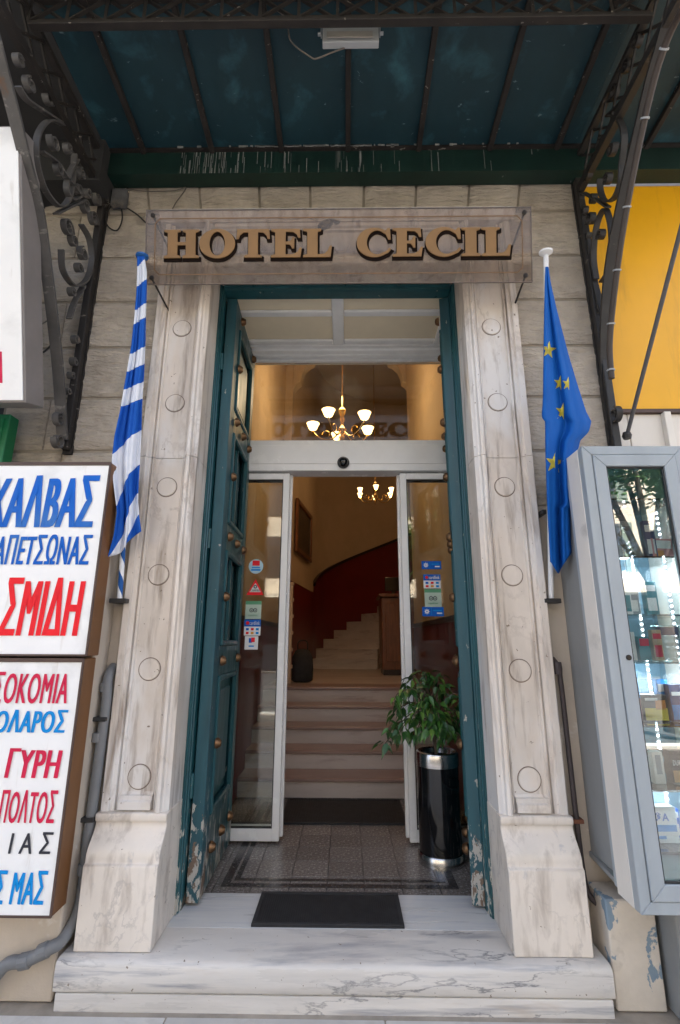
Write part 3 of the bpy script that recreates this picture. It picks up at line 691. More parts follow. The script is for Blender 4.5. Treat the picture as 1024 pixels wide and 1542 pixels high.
targets = [(-.27, -.02, .20), (-.22, -.08, .20), (-.22, .05, .30), (-.14, -.12, .30), (-.17, -.02, .42), (-.08, -.1, .40), (-.06, .02, .52), (-.13, .04, .50), (.0, -.12, .28), (.06, -.1, .22), (.12, -.04, .30), (.13, -.08, .40), (.07, .04, .44), (.02, -.06, .34), (-.05, -.14, .24), (.03, -.13, .20), (-.12, -.06, .20), (.10, .03, .22), (-.24, -.04, .40), (.02, -.02, .50), (-.30, .0, .12)]
for tx, ty, tz in targets:
    h0 = random.uniform(.10, .30); a = base+Vector((-.03*h0/.28, 0, h0)); e = Vector((PX+tx, PY+ty, ztop+tz))
    mid = (a+e)/2+Vector((0, 0, .07)); drop = e+Vector((tx*.15, ty*.15, -.05))
    pth = smoothpath([a, mid, e, drop], 6); stems.tube(pth, [.005-.003*i/len(pth) for i in range(len(pth))], 5)
    for i, p in enumerate(pth):
        if i < len(pth)*.35: continue
        tips.append((p, (pth[min(i+1, len(pth)-1)]-pth[i-1]).normalized()))
stems.build('stem', bark, fic, smooth=60)
random.shuffle(tips); nleaf = 0
while nleaf < 270:
    p, d = tips[nleaf % len(tips)]
    a = random.uniform(0, 2*pi); out = Vector((math.cos(a), math.sin(a), random.uniform(-.7, .5))).normalized()
    dirv = (out*.9+d*.4+Vector((0, -.15, -.12))).normalized()
    q = dirv.to_track_quat('Y', 'Z').to_matrix().to_4x4() @ Matrix.Rotation(random.uniform(-.7, .7), 4, 'Y')
    o = link('leaf', random.choice(lv), fic); s = random.uniform(.95, 1.4)
    o.matrix_basis = Matrix.Translation(p+out*random.uniform(.003, .05)-Vector(fic.location)) @ q @ Matrix.Diagonal((s, s, s, 1))
    nleaf += 1

extra = MB()
for k in range(110):
    p, d = tips[(k*7) % len(tips)]; p = p+Vector((random.gauss(0, .035), random.gauss(0, .035), random.gauss(0, .03)))
    a = random.uniform(0, 2*pi); dirv = Vector((math.cos(a), math.sin(a)*.8, random.uniform(-1.2, .2))).normalized()
    q = Matrix.Translation(p) @ dirv.to_track_quat('Y', 'Z').to_matrix().to_4x4() @ Matrix.Rotation(random.uniform(-.7, .7), 4, 'Y'); s = random.uniform(.8, 1.2); mm_ = lv[k % 4]
    extra.add([q @ (v.co*s) for v in mm_.vertices], [tuple(pp_.vertices) for pp_ in mm_.polygons])
extra.build('small_leaves', leafm[0], fic, smooth=60, kind='stuff')

# reception, picture, bag, post
rd = thing('reception_desk', 'brown wooden reception desk at the side of the curved stair', 'desk', (.9, 8.1, ZL))
B(.54, 1.6, 7.75, 8.4, ZL+.08, 2.18).build('body', wood, rd, .01); B(.50, 1.64, 7.70, 8.45, 2.182, 2.23).build('counter_top', wood, rd, .008); B(.56, 1.6, 7.78, 8.4, ZL, ZL+.079).build('plinth', dark_wood, rd)
for i in range(3): B(.60+i*.33, .88+i*.33, 7.735, 7.7495, ZL+.2, 2.08).build('panel', wood, rd, .006)
cs = thing('monitor', 'dark monitor standing on the wooden reception desk', 'monitor', (.72, 8.0, 2.231))
B(.62, .90, 8.0, 8.03, 2.30, 2.52).build('screen', black_gloss, cs, .005); B(.73, .79, 8.005, 8.03, 2.24, 2.30).build('stand', black_gloss, cs); B(.68, .84, 7.95, 8.08, 2.231, 2.24).build('foot', black_gloss, cs)
A = Vector((-.838, 7.3, 0)); Bv = Vector((-.62, 9.2, 0)); dv = (Bv-A).normalized(); nv = Vector((dv.y, -dv.x, 0))
pf = thing('framed_picture', 'dark old painting in a wooden frame on the hall wall', 'picture', A+dv*.8+Vector((0, 0, 2.85)))
def pbox(u0, u1, n0, n1, z0, z1):
    mt = Matrix(((dv.x, nv.x, 0, A.x), (dv.y, nv.y, 0, A.y), (0, 0, 1, 0), (0, 0, 0, 1))); return MB().box(u0, u1, n0, n1, z0, z1, mt)
pbox(.2, 1.3, .03, .045, 2.93, 3.62).build('canvas', picture, pf)
for a in ((.12, .2, 2.85, 3.70), (1.3, 1.38, 2.85, 3.70), (.2, 1.3, 2.85, 2.93), (.2, 1.3, 3.62, 3.70)): pbox(a[0], a[1], .025, .07, a[2], a[3]).build('frame_bar', wood, pf, .01)
bg_ = thing('black_bag', 'black bag standing on the landing beside the pale post', 'bag', (-.55, 6.5, ZL+.005))
mb = MB(); mb.lathe([(.10, 0), (.135, .02), (.14, .15), (.13, .30), (.09, .38), (.03, .40), (.001, .40)], 16, Matrix.Translation((-.56, 6.5, ZL+.005)) @ Matrix.Diagonal((1, .75, 1, 1)))
mb.build('body', rubber, bg_, smooth=60); MB().tube(smoothpath([(-.62, 6.5, 1.40), (-.62, 6.5, 1.5), (-.55, 6.5, 1.53), (-.5, 6.5, 1.5), (-.5, 6.5, 1.40)], 5), .008, 6).build('handle', rubber, bg_)
ps = thing('stair_post', 'slim cream wooden post at the head of the entrance steps', 'post', (-.70, 6.25, ZL))
B(-.735, -.675, 6.22, 6.28, ZL+.003, 2.20).build('shaft', M('post cream', (.55, .42, .30), .5), ps, .006); B(-.745, -.665, 6.21, 6.29, 2.2, 2.24).build('cap', M('post cream', (.5, .4, .3)), ps, .006)
for k in range(5): B(-.674, -.66, 6.225, 6.275, 1.2+k*.2, 1.24+k*.2).build('rung', M('post cream', (.5, .4, .3)), ps)
# wall box with yellow cable near the left glass
wb = thing('wall_box', 'small pale electrical box on the red wall behind the left glass', 'electrical box', (-.93, 3.98, 1.0))
B(-.951, -.90, 3.93, 4.05, 1.02, 1.22).build('case', white_plastic, wb, .006); B(-.951, -.91, 3.94, 4.04, .82, 1.015).build('lower_case', white_plastic, wb, .006)
MB().tube(smoothpath([(-.92, 3.98, 1.23), (-.90, 3.98, 1.32), (-.92, 3.99, 1.42)], 6), .006, 6).build('wire', yellow, wb)
ys_ = thing('yellow_sensor', 'yellow fitting hanging at the vestibule ceiling corner behind the door leaf', 'fitting', (-.80, 3.70, 3.75))
MB().prism([(-.865, 3.66), (-.80, 3.66), (-.78, 3.70), (-.78, 3.82), (-.80, 3.86), (-.84, 3.86)], 3.62, 3.68, 1).build('body', yellow, ys_, .008); B(-.85, -.795, 3.615, 3.68, 3.861, 3.90).build('mount', alu_dark, ys_)

# ---- chandeliers
def chandelier(c, R, ztop, label, cups, energy, narm=6):
    r = thing('chandelier', label, 'chandelier', c)
    c = Vector(c)
    MB().tube([c+Vector((0, 0, .34*R/.4)), Vector((c.x, c.y, ztop))], .008, 6).build('chain', gold, r)
    MB().lathe([(.001, -.14), (.02, -.12), (.035, -.09), (.02, -.05), (.045, 0), (.06, .03), (.03, .07), (.018, .12), (.04, .17), (.022, .22), (.05, .27), (.055, .31), (.02, .35), (.001, .37)], 16, Matrix.Translation(c) @ Matrix.Scale(R/.4, 4)).build('stem', gold, r, smooth=50)
    for k in range(narm):
        a = 2*pi*k/narm+.5; d = Vector((math.cos(a), math.sin(a), 0)); k_ = R/.4
        pth = smoothpath([c+d*.03*k_, c+d*.14*k_+Vector((0, 0, -.10*k_)), c+d*.28*k_+Vector((0, 0, -.09*k_)), c+d*.38*k_+Vector((0, 0, .0)), c+d*.40*k_+Vector((0, 0, .04*k_))], 5)
        arm = MB().tube(pth, .010*k_, 6).build('arm', gold, r, smooth=60)
        sp = [c+d*(.22+.05*math.cos(t))*k_+Vector((0, 0, (-.03+.05*math.sin(t))*k_)) for t in (j*.5 for j in range(9))]
        MB().tube(sp, .006*k_, 5).build('scroll', gold, arm)
        e = Matrix.Translation(c+d*.40*k_+Vector((0, 0, .04*k_))) @ Matrix.Scale(k_, 4)
        if cups == 'bowl': prof = [(.02, 0), (.05, .015), (.066, .05), (.078, .085), (.088, .10)]
        else: prof = [(.018, 0), (.035, .02), (.042, .055), (.05, .09), (.062, .105)]
        MB().lathe(prof, 14, e, cap=False).build('shade', bulb, r, smooth=60)
        MB().lathe([(.012, .02), (.026, .05), (.022, .08), (.001, .095)], 8, e).build('bulb', bulb_core, r, smooth=60)
    L = bpy.data.lights.new('chandelier_light', 'POINT'); L.energy = energy; L.color = (1, .74, .46); L.shadow_soft_size = .25
    lo = bpy.data.objects.new('chandelier_light', L); COL.objects.link(lo); lo.parent = r; lo.location = (0, 0, .45)
chandelier((-.05, 5.2, 3.84), .34, 6.6, 'gilt chandelier with glowing bowl shades seen through the transom', 'bowl', 7, 5)
chandelier((.49, 8.0, 3.88), .30, 7.2, 'gilt chandelier with small tulip shades hanging over the stair landing', 'tulip', .9, 6)

# ================================================================== HOTEL CECIL sign
hs = thing('hotel_sign', 'clear acrylic panel with gold HOTEL CECIL letters fixed over the door', 'sign', (PC, 2.48, 3.6))
SB, STp = Vector((0, 2.492, 3.600)), Vector((0, 2.400, 4.045))     # lower and upper edge, leaning out
su = (STp-SB); SH = su.length; su.normalize(); sn = Vector((0, -su.z, su.y))
def sp(x, v, n=0.): return Vector((x, 0, 0))+SB+su*v+sn*n      # n>0: towards the street
SMX = Matrix(((1, 0, 0, 0), (0, sn.y, su.y, SB.y), (0, sn.z, su.z, SB.z), (0, 0, 0, 1)))   # local (x, n, v)
def sbox(x0, x1, n0, n1, v0, v1): return MB().box(x0, x1, n0, n1, v0, v1, SMX)
sx0, sx1 = -1.203, 1.098
sbox(sx0, sx1, -.006, .006, 0, SH).build('panel', acrylic, hs)
ed_ = MB()
for a in ((sx0-.002, sx1+.002, SH, SH+.003), (sx0-.002, sx1+.002, -.003, 0), (sx0-.003, sx0, 0, SH), (sx1, sx1+.003, 0, SH)): ed_.box(a[0], a[1], -.006, .006, a[2], a[3], SMX)
ed_.build('polished_edge', M('acrylic edge', (.16, .12, .10), .3), hs)
line = MB(); i0 = .055
c_ = .03
pts = [(sx0+i0+c_, i0), (sx1-i0-c_, i0), (sx1-i0, i0+c_), (sx1-i0, SH-i0-c_), (sx1-i0-c_, SH-i0), (sx0+i0+c_, SH-i0), (sx0+i0, SH-i0-c_), (sx0+i0, i0+c_)]
for a, b in zip(pts, pts[1:]+pts[:1]): line.rod(sp(a[0], a[1], .0075), sp(b[0], b[1], .0075), .006, .001, sn)
line.build('gold_border', M('border gold', (.17, .085, .03), .5), hs)
for x in (sx0+.04, sx1-.04):
    for v in (.035, SH-.035):
        p = sp(x, v); q = MB().tube([p+sn*.012, Vector((x+(.05 if x < 0 else -.02), WY-.03, p.z-.10))], .006, 6).build('standoff_rod', iron_rust, hs)
        mt = Matrix.Translation(p+sn*.006) @ sn.to_track_quat('Z', 'Y').to_matrix().to_4x4()
        MB().lathe([(.014, 0), (.014, .006), (.008, .010), (.001, .011)], 10, mt).build('bolt', iron_rust, hs)
def ell(cx, cy, rx, ry, a0, a1, n, pw=2.0):
    out = []
    for i in range(n+1):
        a = math.radians(a0+(a1-a0)*i/n); c, s = math.cos(a), math.sin(a)
        out.append((cx+rx*math.copysign(abs(c)**(2/pw), c), cy+ry*math.copysign(abs(s)**(2/pw), s)))
    return out
def g_H():
    return [[(0, 0), (.47, 0), (.47, .07), (.38, .11), (.38, .45), (.62, .45), (.62, .11), (.53, .07), (.53, 0), (1, 0), (1, .07), (.90, .11), (.90, .89), (1, .93), (1, 1), (.53, 1), (.53, .93), (.62, .89), (.62, .56), (.38, .56), (.38, .89), (.47, .93), (.47, 1), (0, 1), (0, .93), (.10, .89), (.10, .11), (0, .07)]]
def g_O(): return [ell(.5, .5, .5, .52, 0, 352, 44), ell(.5, .5, .215, .42, 0, 350, 36)[::-1]]
def g_T(): return [[(.24, 0), (.76, 0), (.76, .07), (.645, .11), (.645, .89), (.80, .88), (.90, .78), (.93, .66), (1.0, .66), (.98, 1), (.02, 1), (0, .66), (.07, .66), (.10, .78), (.20, .88), (.355, .89), (.355, .11), (.24, .07)]]
def g_E(): return [[(0, 0), (.95, 0), (1.0, .34), (.93, .34), (.86, .20), (.74, .11), (.47, .10), (.47, .46), (.60, .45), (.66, .38), (.68, .31), (.75, .31), (.75, .70), (.68, .70), (.66, .62), (.60, .56), (.47, .55), (.47, .90), (.72, .89), (.83, .81), (.88, .69), (.95, .69), (.93, 1), (0, 1), (0, .93), (.13, .89), (.13, .11), (0, .07)]]
def g_L(): return [[(0, 0), (.95, 0), (1.0, .40), (.92, .40), (.86, .24), (.74, .12), (.50, .10), (.50, .89), (.62, .93), (.62, 1), (0, 1), (0, .93), (.14, .89), (.14, .11), (0, .07)]]
def g_I(): return [[(0, 0), (1, 0), (1, .07), (.80, .11), (.80, .89), (1, .93), (1, 1), (0, 1), (0, .93), (.2, .89), (.2, .11), (0, .07)]]
def g_C():
    o = ell(.52, .5, .52, .52, 52, 308, 34); i = ell(.60, .5, .30, .42, 300, 62, 30)
    return [[(1.0, .60), (.98, 1.0), (.91, 1.0), (.86, .92)]+o[:]+[(.92, .13), (1.02, .27), (.95, .31), (.86, .19)]+i+[(.86, .78), (.93, .60)]]
GLY = dict(H=g_H, O=g_O, T=g_T, E=g_E, L=g_L, I=g_I, C=g_C)
def glyph(ch, x0, w_, v0, h_, n, off, mat, parent, name, dx=0., dv_=0.):
    cu = bpy.data.curves.new('glyph', 'CURVE'); cu.dimensions = '2D'; cu.fill_mode = 'BOTH'; cu.extrude = .003; cu.offset = off
    for poly in GLY[ch]():
        s = cu.splines.new('POLY'); s.points.add(len(poly)-1); s.use_cyclic_u = True
        for k, (a, b) in enumerate(poly): s.points[k].co = (x0+dx+a*w_, v0+dv_+b*h_, 0, 1)
    o = bpy.data.objects.new('glyph', cu); COL.objects.link(o); bpy.context.view_layer.update()
    me = bpy.data.meshes.new_from_object(o.evaluated_get(bpy.context.evaluated_depsgraph_get()))
    V = [sp(v.co.x, v.co.y, n+v.co.z) for v in me.vertices]; Fs = [tuple(p.vertices) for p in me.polygons]
    bpy.data.objects.remove(o); bpy.data.curves.remove(cu); bpy.data.meshes.remove(me)
    mb = MB(); mb.add(V, Fs); return mb.build(name, mat, parent)
def sign_uv(px, py):       # photo pixel -> (x, v) on the leaning panel
    d = _f*F_PX+_R*(px-512)-_U*(py-771); nrm = sn
    t = (SB-EYE).dot(nrm)/d.dot(nrm); p = EYE+d*t; return p.x, (p-SB).dot(su)
word = [('H', 249, 301), ('O', 301.5, 355), ('T', 357, 407), ('E', 409, 455), ('L', 457, 500), ('C', 537, 588), ('E', 591, 636), ('C', 640, 693), ('I', 694, 722), ('L', 724, 768)]
vb = sign_uv(500, 389.5)[1]; vt = sign_uv(500, 347)[1]
for ch, a, b in word:
    xa, xb = sign_uv(a, 368)[0], sign_uv(b, 368)[0]
    L_ = glyph(ch, xa, xb-xa, vb, vt-vb, .016, 0, gold_face, hs, 'letter')
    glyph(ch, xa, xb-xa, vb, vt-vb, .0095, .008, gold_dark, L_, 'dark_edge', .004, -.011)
# small broken lamp fitting on the sign
lf = thing('wall_fitting', 'small broken metal fitting poking above the middle of the hotel sign', 'fitting', (-.09, 2.45, 4.02))
MB().tube(smoothpath([(-.10, 2.70, 4.24), (-.05, 2.55, 4.10), (-.10, 2.44, 4.00), (-.16, 2.44, 3.97)], 5), .010, 6).build('arm', cable_grey, lf); MB().lathe([(.012, 0), (.024, .02), (.026, .07), (.015, .09)], 10, Matrix.Translation((-.17, 2.44, 3.95)) @ Matrix.Rotation(1.1, 4, 'Y')).build('socket', cable_grey, lf)

# ================================================================== flags
def pole(p0, p1, mat, cap_m, label, nm='flagpole'):
    r = thing(nm, label, 'flagpole', p0); p0 = Vector(p0); p1 = Vector(p1)
    MB().tube([p0, p1], .0135, 12).build('shaft', mat, r, smooth=60)
    mt = Matrix.Translation(p1) @ (p1-p0).to_track_quat('Z', 'Y').to_matrix().to_4x4()
    MB().lathe([(.0, -.012), (.018, -.010), (.036, .004), (.036, .014), (.02, .022), (.001, .024)], 16, mt).build('finial', cap_m, r, smooth=40)
    b = Vector((p0.x, (p0.y+2.69)/2, p0.z)); MB().box(p0.x-.045, p0.x+.045, p0.y-.025, 2.70, p0.z-.012, p0.z+.012).build('bracket', iron_black, r, .003)
    return r
def stripes(name, ca, cb, expr_scale, uvslope, spiral=False):
    m = bpy.data.materials.new(name); m.use_nodes = True; t = m.node_tree; N = t.nodes; L = t.links; b = N['Principled BSDF']; b.inputs['Roughness'].default_value = .75; b.inputs['Specular IOR Level'].default_value = .25
    tc = N.new('ShaderNodeTexCoord'); mp = N.new('ShaderNodeMapping'); mp.inputs['Scale'].default_value = (2.5, 2.5, .5); ns = N.new('ShaderNodeTexNoise'); ns.inputs['Scale'].default_value = 22; bp = N.new('ShaderNodeBump'); bp.inputs['Strength'].default_value = .3; bp.inputs['Distance'].default_value = .01
    L.new(tc.outputs['Object'], mp.inputs[0]); L.new(mp.outputs[0], ns.inputs[0]); L.new(ns.outputs[0], bp.inputs['Height']); L.new(bp.outputs[0], b.inputs['Normal'])
    x = N.new('ShaderNodeMix'); x.data_type = 'RGBA'; x.inputs[6].default_value = (*ca, 1); x.inputs[7].default_value = (*cb, 1)
    uv = N.new('ShaderNodeUVMap'); sp_ = N.new('ShaderNodeSeparateXYZ'); L.new(uv.outputs[0], sp_.inputs[0])
    fr_ = N.new('ShaderNodeMath'); fr_.operation = 'FRACT'; L.new(sp_.outputs[1], fr_.inputs[0])
    gt = N.new('ShaderNodeMath'); gt.operation = 'GREATER_THAN'; gt.inputs[1].default_value = .5; L.new(fr_.outputs[0], gt.inputs[0])
    L.new(gt.outputs[0], x.inputs[0]); L.new(x.outputs[2], b.inputs['Base Color']); return m
def cloth(name, fn, uvfn, nu, nv, mat, parent):
    V = [fn(i/nu, j/nv) for j in range(nv+1) for i in range(nu+1)]
    o3 = ORG[parent.name]; me = bpy.data.meshes.new(name)
    me.from_pydata([tuple(Vector(p)-o3) for p in V], [], [(j*(nu+1)+i, j*(nu+1)+i+1, (j+1)*(nu+1)+i+1, (j+1)*(nu+1)+i) for j in range(nv) for i in range(nu)])
    ul = me.uv_layers.new(name='UVMap')
    for p in me.polygons:
        p.use_smooth = True
        for li_, vi in zip(p.loop_indices, p.vertices):
            ul.data[li_].uv = uvfn((vi % (nu+1))/nu, (vi//(nu+1))/nv)
    me.materials.append(mat); o = link(name, me, parent)
    sdm = o.modifiers.new('hem', 'SOLIDIFY'); sdm.thickness = .003
    return o
def edge(tab, t):
    for (a, x), (b, y) in zip(tab, tab[1:]):
        if t <= b: k = (t-a)/(b-a); k = k*k*(3-2*k) if False else k; return x+(y-x)*k
    return tab[-1][1]
gb = on(180, 905, 0, -1.2); gt_ = on(214, 388, 0, -1.2)
gp = pole(gb, gt_, stripes('greek pole stripes', (.02, .10, .33), (.75, .76, .78), 1, 0), blue_plastic, 'blue and white spiral striped flagpole left of the portal')
shaft = [c for c in gp.children if c.name.startswith('shaft')][0]
ul = shaft.data.uv_layers.new(name='UVMap'); axis = (gt_-gb).normalized()
for p in shaft.data.polygons:
    for li_, vi in zip(p.loop_indices, p.vertices):
        q = shaft.data.vertices[vi].co
        ul.data[li_].uv = (0, 0)
# rebuild the shaft with many rings so that the spiral can be mapped
bpy.data.objects.remove(shaft)
nr = 120; V = []; Fs = []; UV = []
side = axis.orthogonal().normalized(); s2 = axis.cross(side); LP = (gt_-gb).length
for j in range(nr+1):
    for k in range(13):
        a = 2*pi*k/12; V.append(gb+axis*LP*j/nr+(side*math.cos(a)+s2*math.sin(a))*.0135-Vector(gp.location)); UV.append((0, LP*j/nr/.17+k/12))
for j in range(nr):
    for k in range(12): a = j*13+k; Fs.append((a, a+1, a+14, a+13))
me = bpy.data.meshes.new('shaft'); me.from_pydata([tuple(p) for p in V], [], Fs); ul = me.uv_layers.new(name='UVMap')
for p in me.polygons:
    p.use_smooth = True
    for li_, vi in zip(p.loop_indices, p.vertices): ul.data[li_].uv = UV[vi]
me.materials.append(bpy.data.materials['greek pole stripes']); link('shaft', me, gp)
# Greek flag
GL = [(0, 207), (.05, 207), (.12, 206), (.2, 203), (.3, 198), (.4, 190), (.5, 182), (.6, 172), (.68, 168), (.75, 170), (.85, 176), (.93, 171), (1, 162)]
GR = [(0, 217), (.05, 221), (.12, 221), (.2, 220), (.3, 219), (.4, 217), (.5, 214), (.6, 213), (.68, 211), (.75, 209), (.85, 208), (.93, 210), (1, 213)]
GT = [(0, 386), (.5, 590), (1, 838)]
def gfn(u, v):
    l, r = edge(GL, v), edge(GR, v); py = 386+v*452-(u**1.5)*38*max(0, v-.75)/.25
    fold = .75*math.sin(u*pi*3.2+.6+1.4*v)+.35*math.sin(u*pi*7.5+3*v); am = .012+.06*min(1, v*1.6)
    p = on(l+(r-l)*u, py, 0, -1.2)
    yb = gt_.y+(gb.y-gt_.y)*(gt_.z-p.z)/(gt_.z-gb.z)
    yy = yb-.03-am*.5*(1+fold)*.9
    return on(l+(r-l)*(u+.10*math.sin(u*2*pi)*v), py, 1, yy)
PH = [(360, .0), (390, .5), (420, 1.), (456, 1.5), (476, 2.), (522, 2.5), (548, 3.), (575, 3.5), (600, 4.), (648, 4.5), (700, 5.), (752, 5.5), (800, 6.), (850, 6.5)]
def gphase(u, v): return (u, edge(PH, 386+v*452-(1-u)*(12+(150*(v-.5) if v > .5 else 0))))
greek = thing('greek_flag', 'blue and white striped Greek flag hanging folded from its spiral pole', 'flag', gt_)
gm = stripes('greek stripes', (.008, .095, .45), (.70, .73, .80), 1, 0)
cloth('cloth', gfn, gphase, 26, 90, gm, greek)
# EU flag
eb = on(830, 905, 0, 1.085); et = on(822, 382, 0, 1.085)
ep = pole(eb, et, white_plastic, white_plastic, 'plain white flagpole right of the portal')
EL = [(0, 822), (.06, 821), (.15, 820), (.3, 819), (.45, 818), (.52, 816), (.53, 821), (.65, 822), (.8, 824), (.9, 826), (1, 829)]
ER = [(0, 825), (.06, 829), (.15, 838), (.3, 855), (.4, 868), (.5, 882), (.535, 890), (.57, 886), (.6, 873), (.65, 868), (.75, 869), (.82, 873), (.83, 862), (.93, 862), (1, 864)]
def efn(u, v):
    l, r = edge(EL, v), edge(ER, v); py = 402+v*436+26*(1-abs(u-.32)*2.2)*max(0, v-.93)/.07
    am = .006+.045*min(1, v*1.3)
    fold = math.sin(u*pi*3.4+.4)+.35*math.sin(u*pi*7+2*v)
    p = on(l+(r-l)*u, py, 0, 1.085); yb = et.y+(eb.y-et.y)*(et.z-p.z)/(et.z-eb.z)
    return on(l+(r-l)*u, py, 1, yb-.03-am*(.8+.6*fold))
eu = thing('european_flag', 'deep blue flag with yellow stars drooping from the white pole', 'flag', et)
ec = cloth('cloth', efn, lambda u, v: (u, v), 40, 90, flag_blue, eu)
def euv(px, py):
    v = (py-402)/436; l, r = edge(EL, v), edge(ER, v); return (px-l)/(r-l), v
for px, py, R_, half in ((835, 697, 17, 0), (826, 527, 14, 0), (843, 577, 12, -1), (855, 578, 11, -1), (847, 620, 14, -1)):
    V = []; Fs = []; n = 10
    c0 = (px, py)
    ring_ = []
    for k in range(10):
        a = -pi/2+2*pi*k/10+.12; rr = R_ if k % 2 == 0 else R_*.40
        ring_.append((px+rr*math.cos(a)*(.85 if not half else .8), py+rr*math.sin(a)))
    if half: ring_ = [(min(a, px+2) if half < 0 else a, b) for a, b in ring_]
    def pt(a, b):
        u, v = euv(a, b); q = Vector(efn(min(.99, max(.01, u)), v)); return q+(EYE-q).normalized()*.008
    mb = MB(); nn_ = 6
    for k in range(10):
        a_, b_ = ring_[k], ring_[(k+1) % 10]; V = []; Fs = []; idx = {}
        for i in range(nn_+1):
            for j in range(i+1):
                t_, w_ = i/nn_, (j/i if i else 0)
                q = (c0[0]+t_*((a_[0]*(1-w_)+b_[0]*w_)-c0[0]), c0[1]+t_*((a_[1]*(1-w_)+b_[1]*w_)-c0[1])); idx[i, j] = len(V); V.append(pt(*q))
        for i in range(nn_):
            for j in range(i+1):
                Fs.append((idx[i, j], idx[i+1, j], idx[i+1, j+1]))
                if j < i: Fs.append((idx[i, j], idx[i+1, j+1], idx[i, j+1]))
        mb.add(V, Fs); mb.build('star', star_m, eu)

# ================================================================== shop signs at the left
def lightbox(label, x1, z0, z1, lines, y0=2.42):
    r = thing('light_box_sign', label, 'sign', (x1-.6, y0, z0)); x0 = -1.88
    B(x0, x1, y0+.006, 2.536, z0, z1).build('case', sign_brown, r, .004)
    t = MB(); t.box(x0, x1, y0-.004, y0+.0055, z1-.018, z1); t.box(x0, x1, y0-.004, y0+.0055, z0, z0+.008); t.box(x1-.008, x1, y0-.004, y0+.0055, z0+.008, z1-.018)
    t.build('trim', sign_brown_d, r)
    B(x0, x1-.0085, y0, y0+.005, z0+.0085, z1-.0185).build('face', light_box, r)
    for txt, pa, pb, mat, bold, sh in lines:
        a = on(pa[0], pa[1], 1, y0); b = on(pb[0], pb[1], 1, y0)
        lettering(txt, a.x, b.x, a.z, b.z, y0-.0015, mat, r, bold, sh)
lightbox('white light box sign with big blue and red Greek letters, upper of two', -1.236, 1.466, 2.445, [
    ('ΧΑΛΒΑΣ', (-28, 794), (152, 716), print_blue, .045, .1),
    ('ΑΠΕΤΣΩΝΑΣ', (-12, 850), (141, 805), print_blue, .035, .12),
    ('ΣΜΙΔΗ', (-4, 957), (131, 870), print_red, .045, .12)])
lightbox('white light box sign with red, blue and black Greek product names, lower one', -1.246, .405, 1.456, [
    ('ΣΟΚΟΜΙΑ', (-14, 1059), (107, 1012), print_crim, .03, .1),
    ('ΟΛΑΡΟΣ', (-10, 1103), (104, 1069), print_cyan, .04, .12),
    ('ΓΥΡΗ', (6, 1171), (96, 1127), print_crim, .04, .12),
    ('ΠΟΛΤΟΣ', (-4, 1239), (89, 1190), print_crim, .03, .1),
    ('Ι Α Σ', (12, 1285), (82, 1253), print_black, .03, .1),
    ('Σ ΜΑΣ', (-12, 1361), (74, 1311), print_cyan, .04, .12)])
# tilted sign above
tb, tt = on(38, 606, 0, -1.66), on(30, 188, 0, -1.66)
r = thing('tilted_sign', 'blank white lit sign leaning out above the blue and red light box', 'sign', (tb.x-.4, tb.y, tb.z))
d = (tt-tb).normalized(); nn = Vector((0, -d.z, d.y))
mtx = Matrix(((1, 0, 0, tb.x), (0, -nn.y, d.y, tb.y), (0, -nn.z, d.z, tb.z), (0, 0, 0, 1))); Ht = (tt-tb).length
MB().box(-.95, 0, .004, .16, 0, Ht, mtx).build('case', M('sign grey trim', (.20, .18, .17), .5), r, .004); MB().box(-.94, -.012, -.002, .0035, .012, Ht-.012, mtx).build('face', light_box, r)
MB().box(-.85, -.115, -.0035, -.0022, .1, .26, mtx).build('lettering', print_crim, r)
r = thing('green_sign', 'green shop sign tucked behind the white signs', 'sign', (-2.2, 2.6, 2.48))
B(-2.75, on(11, 650, 1, 2.58).x, 2.58, 2.66, 2.47, 2.80).build('case', green_sign, r, .004); B(-2.7, on(11, 650, 1, 2.58).x-.03, 2.574, 2.5795, 2.5, 2.77).build('face', green_sign, r)

